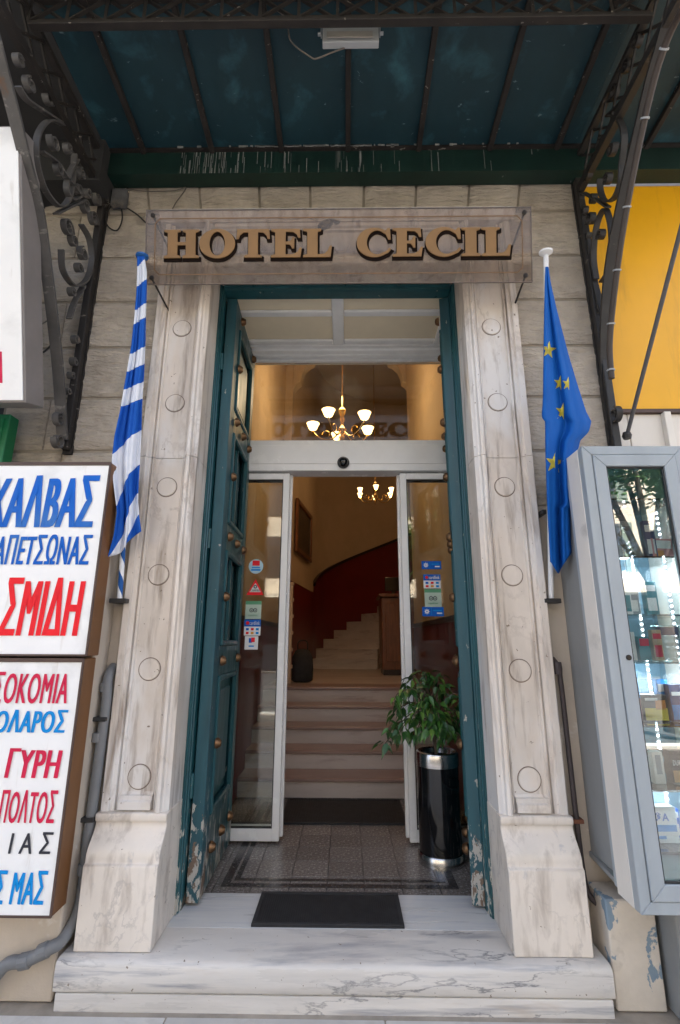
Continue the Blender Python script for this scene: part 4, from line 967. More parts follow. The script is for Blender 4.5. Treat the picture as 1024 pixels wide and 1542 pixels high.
# ================================================================== iron brackets
def bracket(x, mat, label, diag, scrolls, rings, wallx, mat2):
    sg = 1 if x > 0 else -1
    r = thing('canopy_bracket', label, 'bracket', (x, 2.7, 2.6), 'wrought iron brackets under the canopy')
    w2 = .030
    B(x-.022, x+.022, 2.655, 2.70, 2.62, 4.72).build('wall_bar', mat2, r, .004)
    B(x-.028, x+.028, 2.70, 2.715, 2.60, 4.72).build('wall_plate', mat2, r)
    dp = smoothpath([Vector((0, *q)) for q in yz(diag, x)], 6); dp = [(p.y, p.z) for p in dp]
    MB().bar(dp, .018, x-w2, x+w2).build('diagonal_bar', mat, r, smooth=40)
    MB().bar([(a+.016, b+.010) for a, b in dp], .03, x-.007, x+.007).build('diagonal_web', mat, r, smooth=40)
    MB().bar([(2.655, 4.46), (1.62, 4.46)], .05, x-.02, x+.02).build('top_beam', mat2, r)
    MB().bar([(2.655, 4.69), (1.62, 4.69)], .03, x-.02, x+.02).build('top_chord', mat2, r)
    for k in range(6):
        y0 = 2.60-.17*k; y1 = y0-.17
        MB().bar([(y0, 4.485), (y1, 4.675)], .014, x-.010, x+.0005).build('lattice_bar', mat2, r); MB().bar([(y1, 4.485), (y0, 4.675)], .014, x+.001, x+.012).build('lattice_bar', mat2, r)
    for s in scrolls:
        pth = [(p.y, p.z) for p in smoothpath([Vector((0, *q)) for q in yz(s, x)], 7)]
        MB().bar(pth, .010, x-.018, x+.018).build('scroll', mat, r, smooth=60)
    for px, py, rr, tn in rings:
        c = yz([(px, py)], x)[0]; R0 = rr*.0034
        pth = [(c[0]+(R0*(1-.55*k/26))*math.cos(tn+k*.32), c[1]+(R0*(1-.55*k/26))*math.sin(tn+k*.32)) for k in range(27)]
        MB().bar(pth, .009, x-.017, x+.017).build('curl', mat, r, smooth=60)
    return r
bracket(-1.65, iron_grey, 'grey painted wrought iron bracket with scrolls above the Greek flag side wall',
        [(94, 662), (90, 590), (84, 520), (72, 420), (58, 320), (38, 240), (18, 160), (2, 100), (-16, 30)],
        [[(98, 190), (76, 181), (60, 196), (54, 224), (58, 258), (70, 290), (90, 311), (104, 298), (110, 266), (112, 232)],
         [(27, 130), (40, 150), (66, 168), (92, 185)],
         [(62, 228), (84, 244), (100, 268), (122, 296)],
         [(84, 322), (104, 312), (126, 302)],
         [(92, 376), (95, 408), (112, 430), (130, 421), (138, 392), (134, 360), (122, 338)],
         [(104, 480), (112, 455), (126, 430)],
         [(116, 240), (104, 262), (100, 285), (108, 300), (120, 296)]],
        [(101, 343, 15, 0), (110, 362, 11, 2), (88, 256, 10, 1), (113, 512, 8, 0), (111, 545, 7, 2), (101, 590, 6, 0), (88, 632, 13, 0), (87, 664, 13, 3), (128, 312, 13, 1), (118, 285, 10, 3), (140, 330, 14, 0), (28, 92, 9, 1), (44, 128, 11, 2), (72, 150, 10, 0), (80, 215, 12, 3), (102, 225, 9, 1), (122, 262, 10, 2), (132, 292, 9, 0), (146, 300, 12, 3), (124, 382, 12, 2), (118, 404, 9, 0), (108, 440, 8, 1), (107, 566, 6, 1)], -1.66, iron_rust)
bracket(1.56, iron_black, 'black wrought iron bracket with scrolls in front of the yellow panel',
        [(923, 660), (916, 610), (911, 550), (913, 460), (921, 385), (938, 300), (958, 215), (978, 130), (995, 70), (1012, 10)],
        [[(906, 425), (917, 404), (921, 354), (913, 316), (903, 326), (896, 354), (894, 390), (898, 420)],
         [(903, 270), (905, 290), (912, 303), (925, 298), (934, 276), (936, 250)],
         [(918, 172), (932, 180), (940, 205), (936, 250)],
         [(878, 290), (898, 300), (916, 312)],
         [(965, 110), (940, 150), (915, 175)],
         [(888, 360), (893, 410), (902, 450), (908, 475)]],
        [(905, 354, 10, 0), (873, 300, 11, 1), (885, 262, 14, 2), (890, 330, 12, 0), (903, 505, 8, 1), (898, 525, 7, 2), (912, 582, 8, 0), (927, 625, 14, 2), (923, 657, 13, 0), (915, 270, 10, 1), (878, 335, 9, 0), (896, 240, 12, 0), (905, 215, 11, 2), (925, 140, 12, 1), (945, 100, 11, 0), (880, 318, 8, 2), (893, 300, 9, 1), (884, 356, 8, 3), (900, 470, 7, 0), (960, 62, 10, 2), (922, 225, 11, 3)], 1.57, iron_black)
cn = thing('cable_conduit', 'brown cable conduit strapped along the black bracket', 'conduit', (1.5, 2.5, 3.1))
pts = [on(a, b, 0, 1.525) for a, b in ((921, 570), (918, 520), (924, 450), (936, 360), (954, 260), (980, 140), (1004, 62), (1030, 10))]
cp = smoothpath(pts, 6); MB().tube(cp, .017, 8).build('tube', M('conduit brown', (.05, .037, .03), .55, var=.2), cn, smooth=60)
for k in (2, 9, 15, 21, 28, 35):
    if k+1 < len(cp):
        a = cp[k]; t = (cp[k+1]-cp[k]).normalized(); MB().tube([a-t*.004, a+t*.004], .022, 10).build('strap', lamp_grey, cn)
ro = thing('awning_stay', 'slanting dark grey iron rod in front of the yellow panel', 'rod', on(944, 656, 0, 1.62))
MB().tube([on(944, 656, 0, 1.62), on(1024, 350, 0, 1.62), on(1024, 350, 0, 1.62)+(on(1024, 350, 0, 1.62)-on(944, 656, 0, 1.62))*.6], .011, 8).build('shaft', M('stay grey', (.07, .07, .075), .5), ro, smooth=60)
e = on(944, 656, 0, 1.62); MB().lathe([(.02, -.02), (.026, 0), (.02, .02)], 10, None, tuple(e)).build('eye', iron_black, ro)

# ================================================================== canopy
ca = thing('canopy', 'teal painted entrance canopy with dark ribs and lattice girder', 'canopy', (PC, 2.2, 4.75))
ribs = [-1.373, -.908, -.439, .01, .484, .96, 1.407]
ZC = lambda y: 4.755+(2.6-y)*.055
xs = [-1.63]+ribs+[1.54, 2.0, 2.5, 3.0]
def slope(x0, x1, y0, y1, dz0, dz1):
    return MB().prism([(y0, ZC(y0)+dz0), (y1, ZC(y1)+dz0), (y1, ZC(y1)+dz1), (y0, ZC(y0)+dz1)], x0, x1, 0)
for a, b in zip(xs, xs[1:]): slope(a+.001, b-.001, 1.45, 2.60, 0, .02).build('panel', teal_soffit, ca)
for x in ribs+[2.0, 2.5]: slope(x-.016, x+.016, 1.45, 2.60, -.035, -.0005).build('rib', iron_rust, ca, .003)
slope(-4, -1.631, 1.45, 2.60, .0, .02).build('side_panel', grey_soffit, ca)
slope(-4, 3, 1.40, 1.449, -.1, .06).build('front_fascia', iron_rust, ca)
B(-4, -1.601, 2.52, 2.735, 4.42, 4.752).build('shade_beam', grey_soffit, ca)  # added dark beam; its tone stands for the shade on the wall there
# lattice girder
YG = 1.80; zc0 = on(512, 33, 1, YG).z; ztop_ = ZC(YG)-.002
B(-1.63, 1.54, YG-.02, YG+.02, zc0-.012, zc0+.012).build('girder_chord', iron_rust, ca, .003)
B(-1.63, 1.54, YG-.004, YG+.004, zc0+.0125, zc0+.045).build('girder_chord', iron_rust, ca)
B(-1.63, 1.54, YG-.02, YG+.02, ztop_-.02, ztop_).build('girder_chord', iron_rust, ca)
nb = 16
for k in range(nb):
    x0 = -1.63+k*3.17/nb; x1 = x0+3.17/nb
    MB().rod((x0, YG-.006, zc0+.02), (x1, YG-.006, ztop_-.02), .010, .016, (0, 1, 0)).build('lattice_bar', iron_rust, ca); MB().rod((x1, YG+.006, zc0+.02), (x0, YG+.006, ztop_-.02), .010, .016, (0, 1, 0)).build('lattice_bar', iron_rust, ca)
    B(x0-.008, x0+.008, YG-.016, YG-.0125, zc0+.0125, ztop_-.021).build('lattice_post', iron_rust, ca)
# gutter
gu = thing('gutter', 'dark green box gutter with white lime drips under the canopy', 'gutter', (0, 2.6, 4.55))
MB().prism([(2.60, 4.555), (2.60, 4.735), (2.615, 4.735), (2.615, 4.57), (2.705, 4.57), (2.705, 4.555)], -1.60, 3.0, 0).build('trough', gutter_m, gu)
MB().prism([(2.578, 4.735), (2.578, 4.752), (2.70, 4.752), (2.70, 4.735)], -1.60, 3.0, 0).build('lip', iron_rust, gu)
mb = MB()
for i in range(90):
    x = random.choice([random.gauss(-.93, .12), random.gauss(-.15, .35), random.uniform(-1.4, 1.3)]); hh = random.uniform(.03, .17)
    if i < 30: x = random.gauss(-.92, .09)
    if i > 86: x = .085
    if -1.5 < x < 1.4: zt_ = 4.733 if random.random() < .5 else 4.557+hh; mb.box(x, x+random.uniform(.0012, .005), 2.5985, 2.5997, zt_-hh, zt_)
mb.build('lime_drips', M('lime deposit', (.24, .25, .24), .9, var=.3, vs=20), gu, kind='stuff')
mb = MB()
for i in range(120):
    x = random.uniform(-.62, .35) if i < 90 else random.uniform(-1.2, 1.2); mb.box(x, x+random.uniform(.005, .03), 2.571, 2.577, 4.748+random.uniform(-.004, .003), 4.757+random.uniform(-.002, .004))
mb.build('lime_crust', MATS['lime deposit'], gu, kind='stuff')
# floodlight
fa = on(484, 70, 1, 1.93); fb = on(572, 70, 1, 1.93); zt2 = on(484, 28, 1, 1.93).z; zm = on(500, 49, 1, 1.93).z
fl_ = thing('floodlight', 'pale grey floodlight hanging from the canopy girder', 'floodlight', ((fa.x+fb.x)/2, 1.93, fa.z))
hb = MB(); hb.prism([(1.90, zm), (1.955, zm), (1.953, zm-.03), (1.945, fa.z), (1.91, fa.z), (1.902, zm-.03)], fa.x+.006, fb.x-.006, 0); hb.build('housing', lamp_grey, fl_, .004)
B(fa.x+.03, fb.x-.04, 1.897, 1.9005, fa.z+.012, zm-.045).build('lens', lamp_lens, fl_)
n = 22
fm = MB()
for k in range(n): xx = fa.x+.012+(fb.x-fa.x-.03)*k/(n-1); fm.box(xx, xx+.004, 1.905, 1.95, zm+.0005, zm+.022)
fm.build('cooling_fins', lamp_grey, fl_)
mb = MB(); mb.box(fa.x-.004, fa.x+.0, 1.91, 1.94, zm-.03, zt2); mb.box(fb.x, fb.x+.004, 1.91, 1.94, zm-.03, zt2); mb.box(fa.x-.004, fb.x+.004, 1.91, 1.94, zt2+.0005, zt2+.005); mb.build('yoke', lamp_grey, fl_)
for xx in (fa.x-.012, fb.x+.012): MB().lathe([(.009, -.008), (.009, .008)], 8, Matrix.Translation((xx, 1.925, zm-.02)) @ Matrix.Rotation(pi/2, 4, 'Y')).build('knob', lamp_grey, fl_)
for u in (.3, .72): xx = fa.x+(fb.x-fa.x)*u; MB().tube([(xx, 1.925, zt2-.035), (xx, 1.925, ZC(1.925)-.002)], .006, 6).build('bolt', lamp_grey, fl_)

def cable(label, pts, r=.005, mat=None, nm='cable'):
    o = MB().tube(smoothpath(pts, 7), r, 6).build(nm, mat or cable_m, None, smooth=60); return tag(o, label, 'cable')
cable('loose grey wire looping from the girder down to the floodlight', [on(412, 12, 1, 1.86), on(432, 30, 1, 1.88), on(438, 62, 1, 1.90), on(468, 86, 1, 1.92), on(478, 88, 1, 1.92), on(500, 79, 1, 1.92), on(526, 70, 1, 1.95)], .004, cable_grey)
WS = 2.695
cable('black cable hanging in a loop under the junction box', [on(176, 300, 1, WS), on(160, 322, 1, WS), on(162, 340, 1, WS), on(176, 347, 1, WS), on(184, 330, 1, WS), on(182, 308, 1, WS)], .005)
cable('thin cable running from the junction box behind the hotel sign', [on(178, 305, 1, WS), on(205, 322, 1, WS), on(226, 338, 1, WS), on(250, 330, 1, WS)], .005)
cable('thin cable along the top course just above the hotel sign', [on(190, 284, 1, 2.70), on(220, 288, 1, WS), on(262, 287, 1, WS), on(280, 283, 1, WS), on(265, 305, 1, WS), on(258, 318, 1, WS)], .004, cable_grey)
cable('slack black cable between the tilted sign and grey bracket', [on(36, 520, 1, 2.55), on(52, 534, 1, 2.6), on(70, 527, 1, 2.64), on(88, 505, 1, 2.66)], .006)
cable('pale cable stretched from the tilted sign to the wall', [on(36, 505, 1, 2.5), on(60, 490, 1, 2.62), on(88, 473, 1, 2.68)], .004, cable_grey)
jb = thing('junction_box', 'dusty grey junction box on the wall above the Greek flag', 'junction box', on(178, 305, 1, 2.71))
a, b = on(165, 308, 1, 2.66), on(191, 283, 1, 2.66)
B(a.x, b.x, 2.66, 2.705, a.z, b.z).build('case', M('box dusty grey', (.10, .10, .105), .8, var=.3, vs=20), jb, .006); B(a.x+.008, b.x-.008, 2.655, 2.6597, a.z+.008, b.z-.008).build('lid', M('box dusty grey', (.1, .1, .1)), jb, .002)
nest = MB()
for i in range(60):
    p = Vector((random.uniform(a.x-.01, b.x+.01), random.uniform(2.64, 2.66), a.z+random.uniform(-.03, .02))); nest.rod(p, p+Vector((random.uniform(-.03, .03), random.uniform(-.01, .01), random.uniform(-.03, .03))), .0015, .0015)
nest.build('debris', cable_grey, jb, kind='stuff')

# ================================================================== pipes
pp = thing('drain_pipe', 'grey plastic drain pipe between the light boxes and the portal', 'pipe', (-1.225, 2.64, .3))
up_ = [on(172, 1004, 1, 2.70), on(163, 1022, 1, 2.645), on(160, 1060, 1, 2.64), on(148, 1150, 1, 2.64), on(135, 1245, 1, 2.64)]
p2 = [Vector((-1.232, 2.64, .62)), Vector((-1.232, 2.64, .36)), Vector((-1.245, 2.55, .27)), on(75, 1428, 1, 2.50), on(40, 1446, 1, 2.49), on(15, 1450, 1, 2.49), on(0, 1462, 1, 2.49), on(-30, 1500, 1, 2.49)]
MB().tube(smoothpath(up_+p2, 6), .026, 12).build('pipe', pipe_grey, pp, smooth=60)
for q, ax in ((on(160, 1035, 1, 2.645), (0, 0, 1)), (on(148, 1110, 1, 2.64), (0, 0, 1)), (Vector((-1.232, 2.64, .5)), (0, 0, 1)), (on(66, 1432, 1, 2.498), (1, 0, .4)), (on(38, 1447, 1, 2.49), (1, 0, .2))):
    t = Vector(ax).normalized(); MB().tube([q-t*.022, q+t*.022], .031, 12).build('coupling', pipe_grey, pp, .003)
for py in (1082, 1232):
    q = on(154 if py < 1100 else 136, py, 1, 2.64); MB().box(q.x-.045, q.x+.032, q.y-.033, 2.71, q.z-.010, q.z+.010).build('clip', alu_dark, pp, .003)
p3 = thing('old_waste_pipe', 'thin dark rusty pipe running down right of the portal to the cabinet', 'pipe', (1.1, 2.65, .4))
MB().tube(smoothpath([on(832, 992, 1, 2.70), on(840, 1004, 1, 2.66), Vector((1.092, 2.655, 1.32)), Vector((1.098, 2.655, .75)), Vector((1.105, 2.655, .48)), Vector((1.125, 2.64, .40)), Vector((1.18, 2.62, .375)), Vector((1.26, 2.60, .37))], 6), .013, 10).build('pipe', pipe_dark, p3, smooth=60)
MB().lathe([(.02, -.03), (.022, 0), (.02, .03)], 10, None, tuple(on(840, 1006, 1, 2.655))).build('coupling', pipe_dark, p3); B(1.07, 1.125, 2.635, 2.705, .705, .722).build('clip', rustm, p3)
wt = MB().box(*(lambda a: (a.x-.012, a.x+.012))(on(812, 760, 1, 2.66)), 2.60, 2.70, 2.21, 2.235).build('wall_hook', iron_black, None, .003); tag(wt, 'small black hook on the wall behind the blue flag', 'hook')

# ================================================================== right hand shop
ye = thing('yellow_sign', 'large plain yellow sign panel behind the black bracket', 'sign', (2.3, 2.75, 2.9))
yb_ = on(1000, 616, 1, 2.72).z; yt_ = 4.553
B(1.615, 3.4, 2.72, 2.79, yb_, yt_).build('panel', yellow, ye, .004); B(1.61, 3.4, 2.715, 2.795, yb_-.022, yb_-.0005).build('bottom_trim', sign_brown_d, ye)
mt = Matrix.Translation((2.22, 2.719, on(1015, 530, 1, 2.72).z)) @ Matrix.Rotation(pi/2, 4, 'X')
MB().lathe([(.13, 0), (.13, .012), (.12, .018), (.001, .018)], 24, mt).build('round_boss', M('yellow dark', (.36, .15, .004), .5), ye, smooth=30)
sh = thing('shop_pier_panel', 'white boarded wall strip between the yellow panel and glass showcase', 'wall panel', (1.8, 2.75, 2.4))
for x0, x1 in ((1.62, 1.685), (1.69, 1.90), (1.905, 2.2)): B(x0, x1, 2.74, 2.80, 2.2, yb_-.024).build('board', white_side, sh, .003)
B(1.885, 1.925, 2.70, 2.739, 2.2, yb_-.024).build('batten', white_side, sh, .003)
pd = thing('plaster_pedestal', 'chipped plaster pedestal with blue grey patch under the showcase', 'pedestal', (1.25, 2.55, G))
mb = MB(); nx = 8; V = []; Fs = []
B(1.135, 1.345, 2.53, 2.70, G, .445).build('block', old_plaster, pd, .005)
mp = thing('metal_plinth', 'grey metal shop plinth at the pavement beside the pedestal', 'plinth', (1.7, 2.5, G))
MB().prism([(1.365, 2.42), (1.48, 2.36), (3.2, 2.36), (3.2, 2.7), (1.365, 2.7)], G, .47, 2).build('panel', grey_side, mp, .004); MB().box(1.478, 3.2, 2.33, 2.3595, G, .46).build('front_board', white_side, mp, .004)

YS = 2.25
sc_ = thing('glass_showcase', 'grey framed glass showcase cabinet with lit shelves on the shop wall', 'showcase', (1.5, 2.4, .5))
cx0, cx1, cz0, cz1 = 1.142, 1.63, .515, 2.462
B(cx0, cx0+.018, YS+.048, YS+.17, cz0, cz1).build('white_side', white_side, sc_, .003)
B(cx0+.028, cx0+.046, YS+.1705, 2.70, cz0+.05, cz1).build('grey_side', grey_side, sc_, .003)
B(cx0+.002, cx0+.028, YS+.1705, YS+.195, cz0+.02, cz1).build('edge_strip', grey_frame, sc_, .002)
MB().prism([(YS+.05, cz0), (YS+.05, cz0+.02), (2.70, cz0+.055), (2.70, cz0+.035)], cx0+.0185, cx1, 0).build('bottom', grey_side, sc_)
B(cx0+.0185, cx1, YS+.05, 2.70, cz1-.02, cz1).build('top', grey_frame, sc_)
B(cx0+.0465, cx1, 2.655, 2.675, cz0+.06, cz1-.021).build('back', M('showcase back', (.16, .30, .40), .3, var=.1, vs=2), sc_)
B(cx1, cx1+.018, YS+.05, 2.70, cz0, cz1).build('far_side', white_side, sc_)
# outer frame and door frame
def frame4(x0, x1, z0, z1, wd, y0, y1, nm, mat, par):
    out = []
    out.append(MB().prism([(x0, z0), (x0+wd, z0+wd), (x0+wd, z1-wd), (x0, z1)], y0, y1, 1).build(nm, mat, par, .003))
    out.append(MB().prism([(x1, z0), (x1, z1), (x1-wd, z1-wd), (x1-wd, z0+wd)], y0, y1, 1).build(nm, mat, par, .003))
    out.append(MB().prism([(x0+.0005, z0), (x1-.0005, z0), (x1-wd, z0+wd-.0005), (x0+wd, z0+wd-.0005)], y0, y1, 1).build(nm, mat, par, .003))
    out.append(MB().prism([(x0+.0005, z1), (x0+wd, z1-wd+.0005), (x1-wd, z1-wd+.0005), (x1-.0005, z1)], y0, y1, 1).build(nm, mat, par, .003))
frame4(cx0, cx1, cz0, cz1, .045, YS, YS+.045, 'outer_frame', grey_frame, sc_)
frame4(cx0+.047, cx1-.047, cz0+.047, cz1-.047, .058, YS-.006, YS+.04, 'door_frame', grey_frame, sc_)
B(cx0+.105, cx1-.105, YS+.012, YS+.018, cz0+.105, cz1-.105).build('pane', show_glass, sc_)
frame4(cx0+.1045, cx1-.1045, cz0+.1045, cz1-.1045, .010, YS+.004, YS+.0115, 'gasket', alu_dark, sc_)
mt = Matrix.Translation((cx0+.085, YS-.006, on(945, 990, 1, YS).z)) @ Matrix.Rotation(pi/2, 4, 'X')
MB().lathe([(.012, 0), (.012, .004), (.009, .006), (.001, .006)], 12, mt).build('lock', M('lock dark', (.05, .045, .04), .4, .8), sc_)
shelf_z = [2.215, 1.93, 1.66, 1.45, 1.185, .93, .70]
for z in shelf_z: B(cx0+.06, cx1-.005, YS+.075, 2.64, z-.004, z+.004).build('shelf', shelf_glass, sc_)
for (x, y) in ((on(986, 758, 1, 2.45).x, 2.45), (on(967, 945, 1, 2.58).x, 2.58)):  # the deeper strip is added where the first one's reflected dots appear
    rail = B(x-.008, x+.008, y, y+.006, .64, 2.2).build('led_strip', lamp_grey, sc_)
    for k in range(56):
        z = .66+k*.0275
        B(x-.003, x+.003, y-.004, y-.0002, z, z+.007).build('led', led, rail)
    for zz in (.85, 1.35, 1.85):
        L_ = bpy.data.lights.new('led_strip_light', 'POINT'); L_.energy = .32; L_.color = (.75, .90, 1); L_.shadow_soft_size = .05
        lo_ = bpy.data.objects.new('led_strip_light', L_); COL.objects.link(lo_); lo_.parent = rail; lo_.location = Vector((x-.06, y-.03, zz))-ORG[rail.name]
# goods on the shelves
def blister(x, z, w_, h_, tilt, card, body, label, lt='', tl=(0, 0)):
    r = thing('blister_pack', label, 'package', (x, YS+.16, z)); R_ = Matrix.Translation((x, YS+.16, z)) @ Matrix.Rotation(tilt, 4, 'X')
    MB().prism([(-w_/2, 0), (w_/2, 0), (w_/2, h_*.75), (w_*.25, h_), (-w_*.25, h_), (-w_/2, h_*.75)], 0, .004, 1, R_).build('card', card, r)
    MB().lathe([(w_*.36, 0), (w_*.34, .012), (w_*.22, .022), (.001, .024)], 14, R_ @ Matrix.Translation((0, -.001, h_*.42)) @ Matrix.Rotation(pi/2, 4, 'X') @ Matrix.Diagonal((1, 1.25, 1, 1))).build('product', body, r, smooth=50)
    MB().box(-w_*.3, w_*.3, -.003, -.0008, h_*.72, h_*.84, R_).build('printed_field', print_white, r)
    return r
def carton(x, z, w_, h_, d_, rz, base, bands, label, txt=None, y=YS+.16):
    r = thing('product_box', label, 'package', (x, y, z)); R_ = Matrix.Translation((x, y, z)) @ Matrix.Rotation(rz, 4, 'Z')
    MB().box(-w_/2, w_/2, 0, d_, 0, h_, R_).build('carton', base, r, .002)
    for (u0, u1, v0, v1, mm) in bands: MB().box(-w_/2+w_*u0, -w_/2+w_*u1, -.0012, -.0002, h_*v0, h_*v1, R_).build('printed_field', mm, r)
    if txt:
        V, Fs = text_mesh(txt[0], -w_/2+w_*txt[1], -w_/2+w_*txt[2], h_*txt[3], h_*txt[4], .03); mb = MB(); mb.add([R_ @ Vector((a, -.002, b)) for a, b in V], Fs); mb.build('lettering', txt[5], r)
    return r
greyc = M('pack grey', (.30, .33, .37), .3); teal_c = M('pack teal', (.03, .22, .27), .4); pink = M('pack pink', (.62, .25, .27), .4); navy = M('pack navy', (.02, .05, .16), .4); yel = M('pack yellow', (.70, .52, .05), .4); ora = M('pack orange', (.62, .22, .04), .4); blk = M('pack black', (.02, .02, .022), .35)
# clamshell with clear cover
bp_ = blister(1.395, 1.936, .125, .235, -.15, greyc, blk, 'grey clamshell pack with black gadget on the second glass shelf')
MB().prism([(-.075, 0), (.075, 0), (.07, .16), (.03, .25), (-.03, .25), (-.07, .16)], -.03, -.028, 1, Matrix.Translation((1.395, YS+.16, 1.934)) @ Matrix.Rotation(-.15, 4, 'X')).build('clear_cover', clear_pack, bp_)
blister(1.29, 1.936, .07, .17, -.2, M('pack silver', (.5, .52, .55), .25, .6), greyc, 'small silver blister pack leaning beside the grey clamshell')
carton(1.56, 1.936, .12, .10, .06, .2, pink, [(.1, .9, .5, .9, print_white), (.1, .5, .1, .4, ora)], 'pink and white box right of the grey clamshell')
carton(1.30, 1.666, .15, .155, .05, .1, print_white, [(.05, .95, .70, .95, M('pack pale blue', (.5, .62, .70), .4)), (.55, .95, .1, .6, teal_c)], 'white and pale blue box on the third glass shelf')
carton(1.52, 1.456, .11, .16, .05, -.1, clear_pack, [(.1, .9, .72, .95, navy)], 'clear plastic box of pins with dark lid on the middle shelf')
carton(1.31, 1.456, .10, .13, .04, 0, print_white, [(.1, .9, .75, .95, print_white), (.2, .8, .2, .5, pink)], 'small white box standing on the middle shelf by the frame')
carton(1.40, 1.456, .06, .11, .04, .15, teal_c, [(.1, .9, .6, .9, print_crim)], 'slim teal box with red band on the middle shelf')
carton(1.30, 1.191, .09, .20, .03, 0, pink, [(.5, 1, .5, 1, print_cyan), (0, .45, .0, .3, teal_c)], 'pink and turquoise printed card on the lower shelf by the frame')
carton(1.41, 1.191, .11, .115, .05, -.05, blk, [(.05, .95, .05, .5, yel), (.5, .9, .45, .8, ora), (.1, .6, .78, .88, print_white)], 'black box with yellow base band on the fifth shelf')
carton(1.53, 1.191, .10, .16, .05, 0, navy, [(.05, .95, .05, .45, print_cyan), (.1, .9, .7, .8, print_white)], 'navy and bright blue box on the fifth shelf')
carton(1.30, .936, .075, .15, .04, 0, print_white, [(.1, .9, .65, .92, greyc), (.1, .9, .05, .3, ora)], 'white remote control box with orange base on the sixth shelf')
carton(1.385, .936, .05, .13, .03, .1, print_white, [(.25, .75, .3, .9, greyc)], 'narrow white pack with grey remote on the sixth shelf')
carton(1.49, .936, .10, .135, .05, 0, blk, [(.05, .95, .05, .4, M('pack copper', (.55, .28, .10), .35, .5))], 'black and copper battery pack on the sixth shelf', ('DURACELL', .08, .92, .55, .72, print_white))
carton(1.36, .706, .14, .14, .05, 0, print_white, [(.05, .95, .32, .5, print_cyan), (.05, .6, .12, .2, print_cyan)], 'white box with blue print on the lowest shelf', ('ΑΦΑ', .08, .75, .6, .85, print_blue))
carton(1.53, .706, .10, .11, .05, 0, blk, [(.1, .9, .5, .7, print_white)], 'small black box on the lowest shelf')
carton(1.33, 2.221, .10, .06, .05, 0, M('pack green', (.05, .25, .08), .4), [(.1, .9, .3, .7, print_white)], 'flat green box on the top glass shelf')
for (x, z, w_, h_, base, band, lab) in ((1.50, 1.936, .05, .19, navy, print_white, 'tall navy pack with white band next to the grey clamshell'), (1.385, 1.666, .07, .14, greyc, print_white, 'grey card pack on the third glass shelf'),
        (1.47, 1.666, .06, .16, teal_c, print_white, 'tall teal pack on the third glass shelf'), (1.46, 1.456, .045, .14, M('pack tan', (.50, .36, .24), .5), print_crim, 'tan pack with red band beside the clear pin box'),
        (1.475, 1.191, .05, .18, print_cyan, print_white, 'slim bright blue pack beside the navy box'), (1.35, 1.191, .03, .15, print_white, blk, 'very slim white pack between two boxes on the fifth shelf'),
        (1.445, .706, .05, .12, print_blue, print_white, 'slim blue pack on the lowest shelf'), (1.255, 1.666, .04, .12, ora, print_white, 'small orange pack by the frame on the third shelf')):
    carton(x, z, w_, h_, .03, random.uniform(-.15, .15), base, [(.1, .9, .7, .88, band), (.15, .85, .12, .5, band if base is not print_white else greyc)], lab, None, YS+.15+random.uniform(0, .06))
hdp = thing('headphones', 'black headphones lying on the sixth glass shelf', 'headphones', (1.42, YS+.25, 1.05))
MB().tube([Vector((1.43+.06*math.cos(a), YS+.26, .985+.07*math.sin(a))) for a in (pi*k/12 for k in range(13))], .008, 6).build('band', blk, hdp, smooth=60)
for x in (1.37, 1.49): MB().lathe([(.03, -.012), (.034, 0), (.03, .012)], 14, Matrix.Translation((x, YS+.26, .975)) @ Matrix.Rotation(pi/2, 4, 'Y')).build('ear_cup', blk, hdp, smooth=40)

# ================================================================== across the street (seen mirrored in the glass)
ob = thing('opposite_building', 'pale plastered block across the street with shuttered windows', 'building', (0, -18, 0))
B(-26, 30, -24, -18, G-.15, 10.2).build('wall', opp_wall, ob); B(-26.3, 30.3, -24, -17.6, 10.201, 10.6).build('cornice', opp_wall, ob)
B(-26, 30, -17.9995, -16.6, 3.5, 3.7).build('awning_slab', opp_wall, ob)
wn = B(-.7, .7, -18.0, -17.97, 0, 2.2).build('window', opp_glass, ob); wsx = B(-1.25, -.75, -17.98, -17.9, -.05, 2.25).build('shutter', opp_shut, ob)
for j in range(2):
    for i in range(14):
        loc = Vector((-24+i*4, 0, 4.6+j*3.3))-Vector((0, -18, 0))+Vector((0, -18, 0))
        w1 = wn if i == j == 0 else link('window', wn.data, ob); w1.location = loc
        for k, dx in enumerate((0, 2.0)):
            s1 = wsx if i == j == k == 0 else link('shutter', wsx.data, ob); s1.location = loc+Vector((dx, 0, 0))
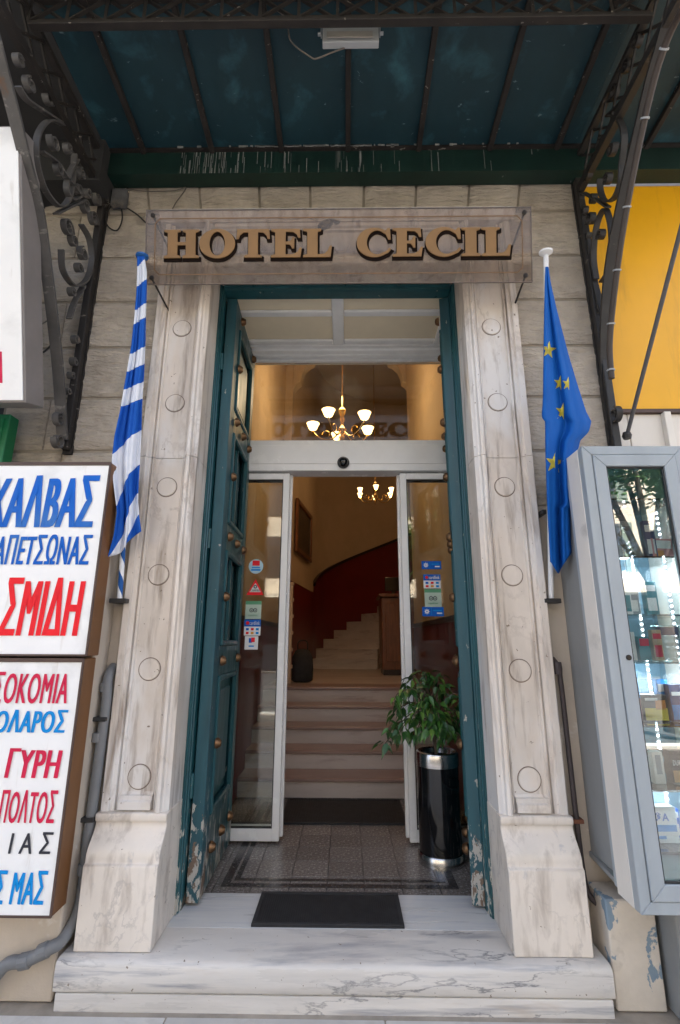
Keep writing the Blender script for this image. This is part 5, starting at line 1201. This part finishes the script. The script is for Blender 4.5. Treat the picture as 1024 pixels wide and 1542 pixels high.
B(-26, 30, -18.001, -17.96, G-.1, 3.49).build('ground_floor', M('dark shop plaster', (.20, .18, .16), .8), ob)
for i in range(9):
    x = -24+i*6; B(x, x+5.2, -17.9595, -17.93, G, 2.9).build('shopfront', opp_glass, ob)
def tree(x, y, H, R, label, seed):
    rnd = random.Random(seed)
    t = thing('street_tree', label, 'tree', (x, y, G), 'street trees across the pavement')
    tr = MB(); top = Vector((x+.2, y, H*.55)); tr.tube(smoothpath([(x, y, G-.02), (x+.08, y+.05, H*.25), (x+.02, y, H*.42), tuple(top)], 5), [.17-.07*i/15 for i in range(16)], 9)
    cl = []
    for k in range(9):
        a = k*2.4; e = top+Vector((math.cos(a)*R*rnd.uniform(.5, .9), math.sin(a)*R*rnd.uniform(.5, .9), rnd.uniform(.1, .42)*H))
        tr.tube(smoothpath([tuple(Vector((x+.05, y, H*.38))), tuple((top+e)/2+Vector((0, 0, -.2))), tuple(e)], 5), [.075-.055*i/10 for i in range(11)], 6); cl.append(e); cl.append((top+e)/2+Vector((rnd.uniform(-.4, .4), rnd.uniform(-.4, .4), .2)))
    tr.build('trunk', bark, t, smooth=60)
    lf = MB()
    for e in cl:
        rr = R*rnd.uniform(.28, .48)
        for k in range(260):
            v = Vector((rnd.gauss(0, 1), rnd.gauss(0, 1), rnd.gauss(0, .8))); v = v.normalized()*rr*rnd.uniform(.3, 1.05)
            p = e+v; d1 = Vector((rnd.uniform(-1, 1), rnd.uniform(-1, 1), rnd.uniform(-.6, .3))).normalized(); d2 = d1.cross(Vector((rnd.uniform(-1, 1), rnd.uniform(-1, 1), 1))).normalized(); s = rnd.uniform(.06, .11)
            lf.add([p-d1*s, p+d2*s*.5, p+d1*s, p-d2*s*.5], [(0, 1, 2, 3)])
    lf.build('crown', tree_leaf, t, kind='stuff')
tree(5.6, -4.6, 6.4, 2.0, 'leafy street tree opposite the glass showcase', 3)
tree(-4.6, -5.2, 6.0, 1.9, 'leafy street tree opposite the lettered light boxes', 5)
tree(1.6, -9.5, 6.5, 2.0, 'leafy street tree across the road from the hotel door', 8)
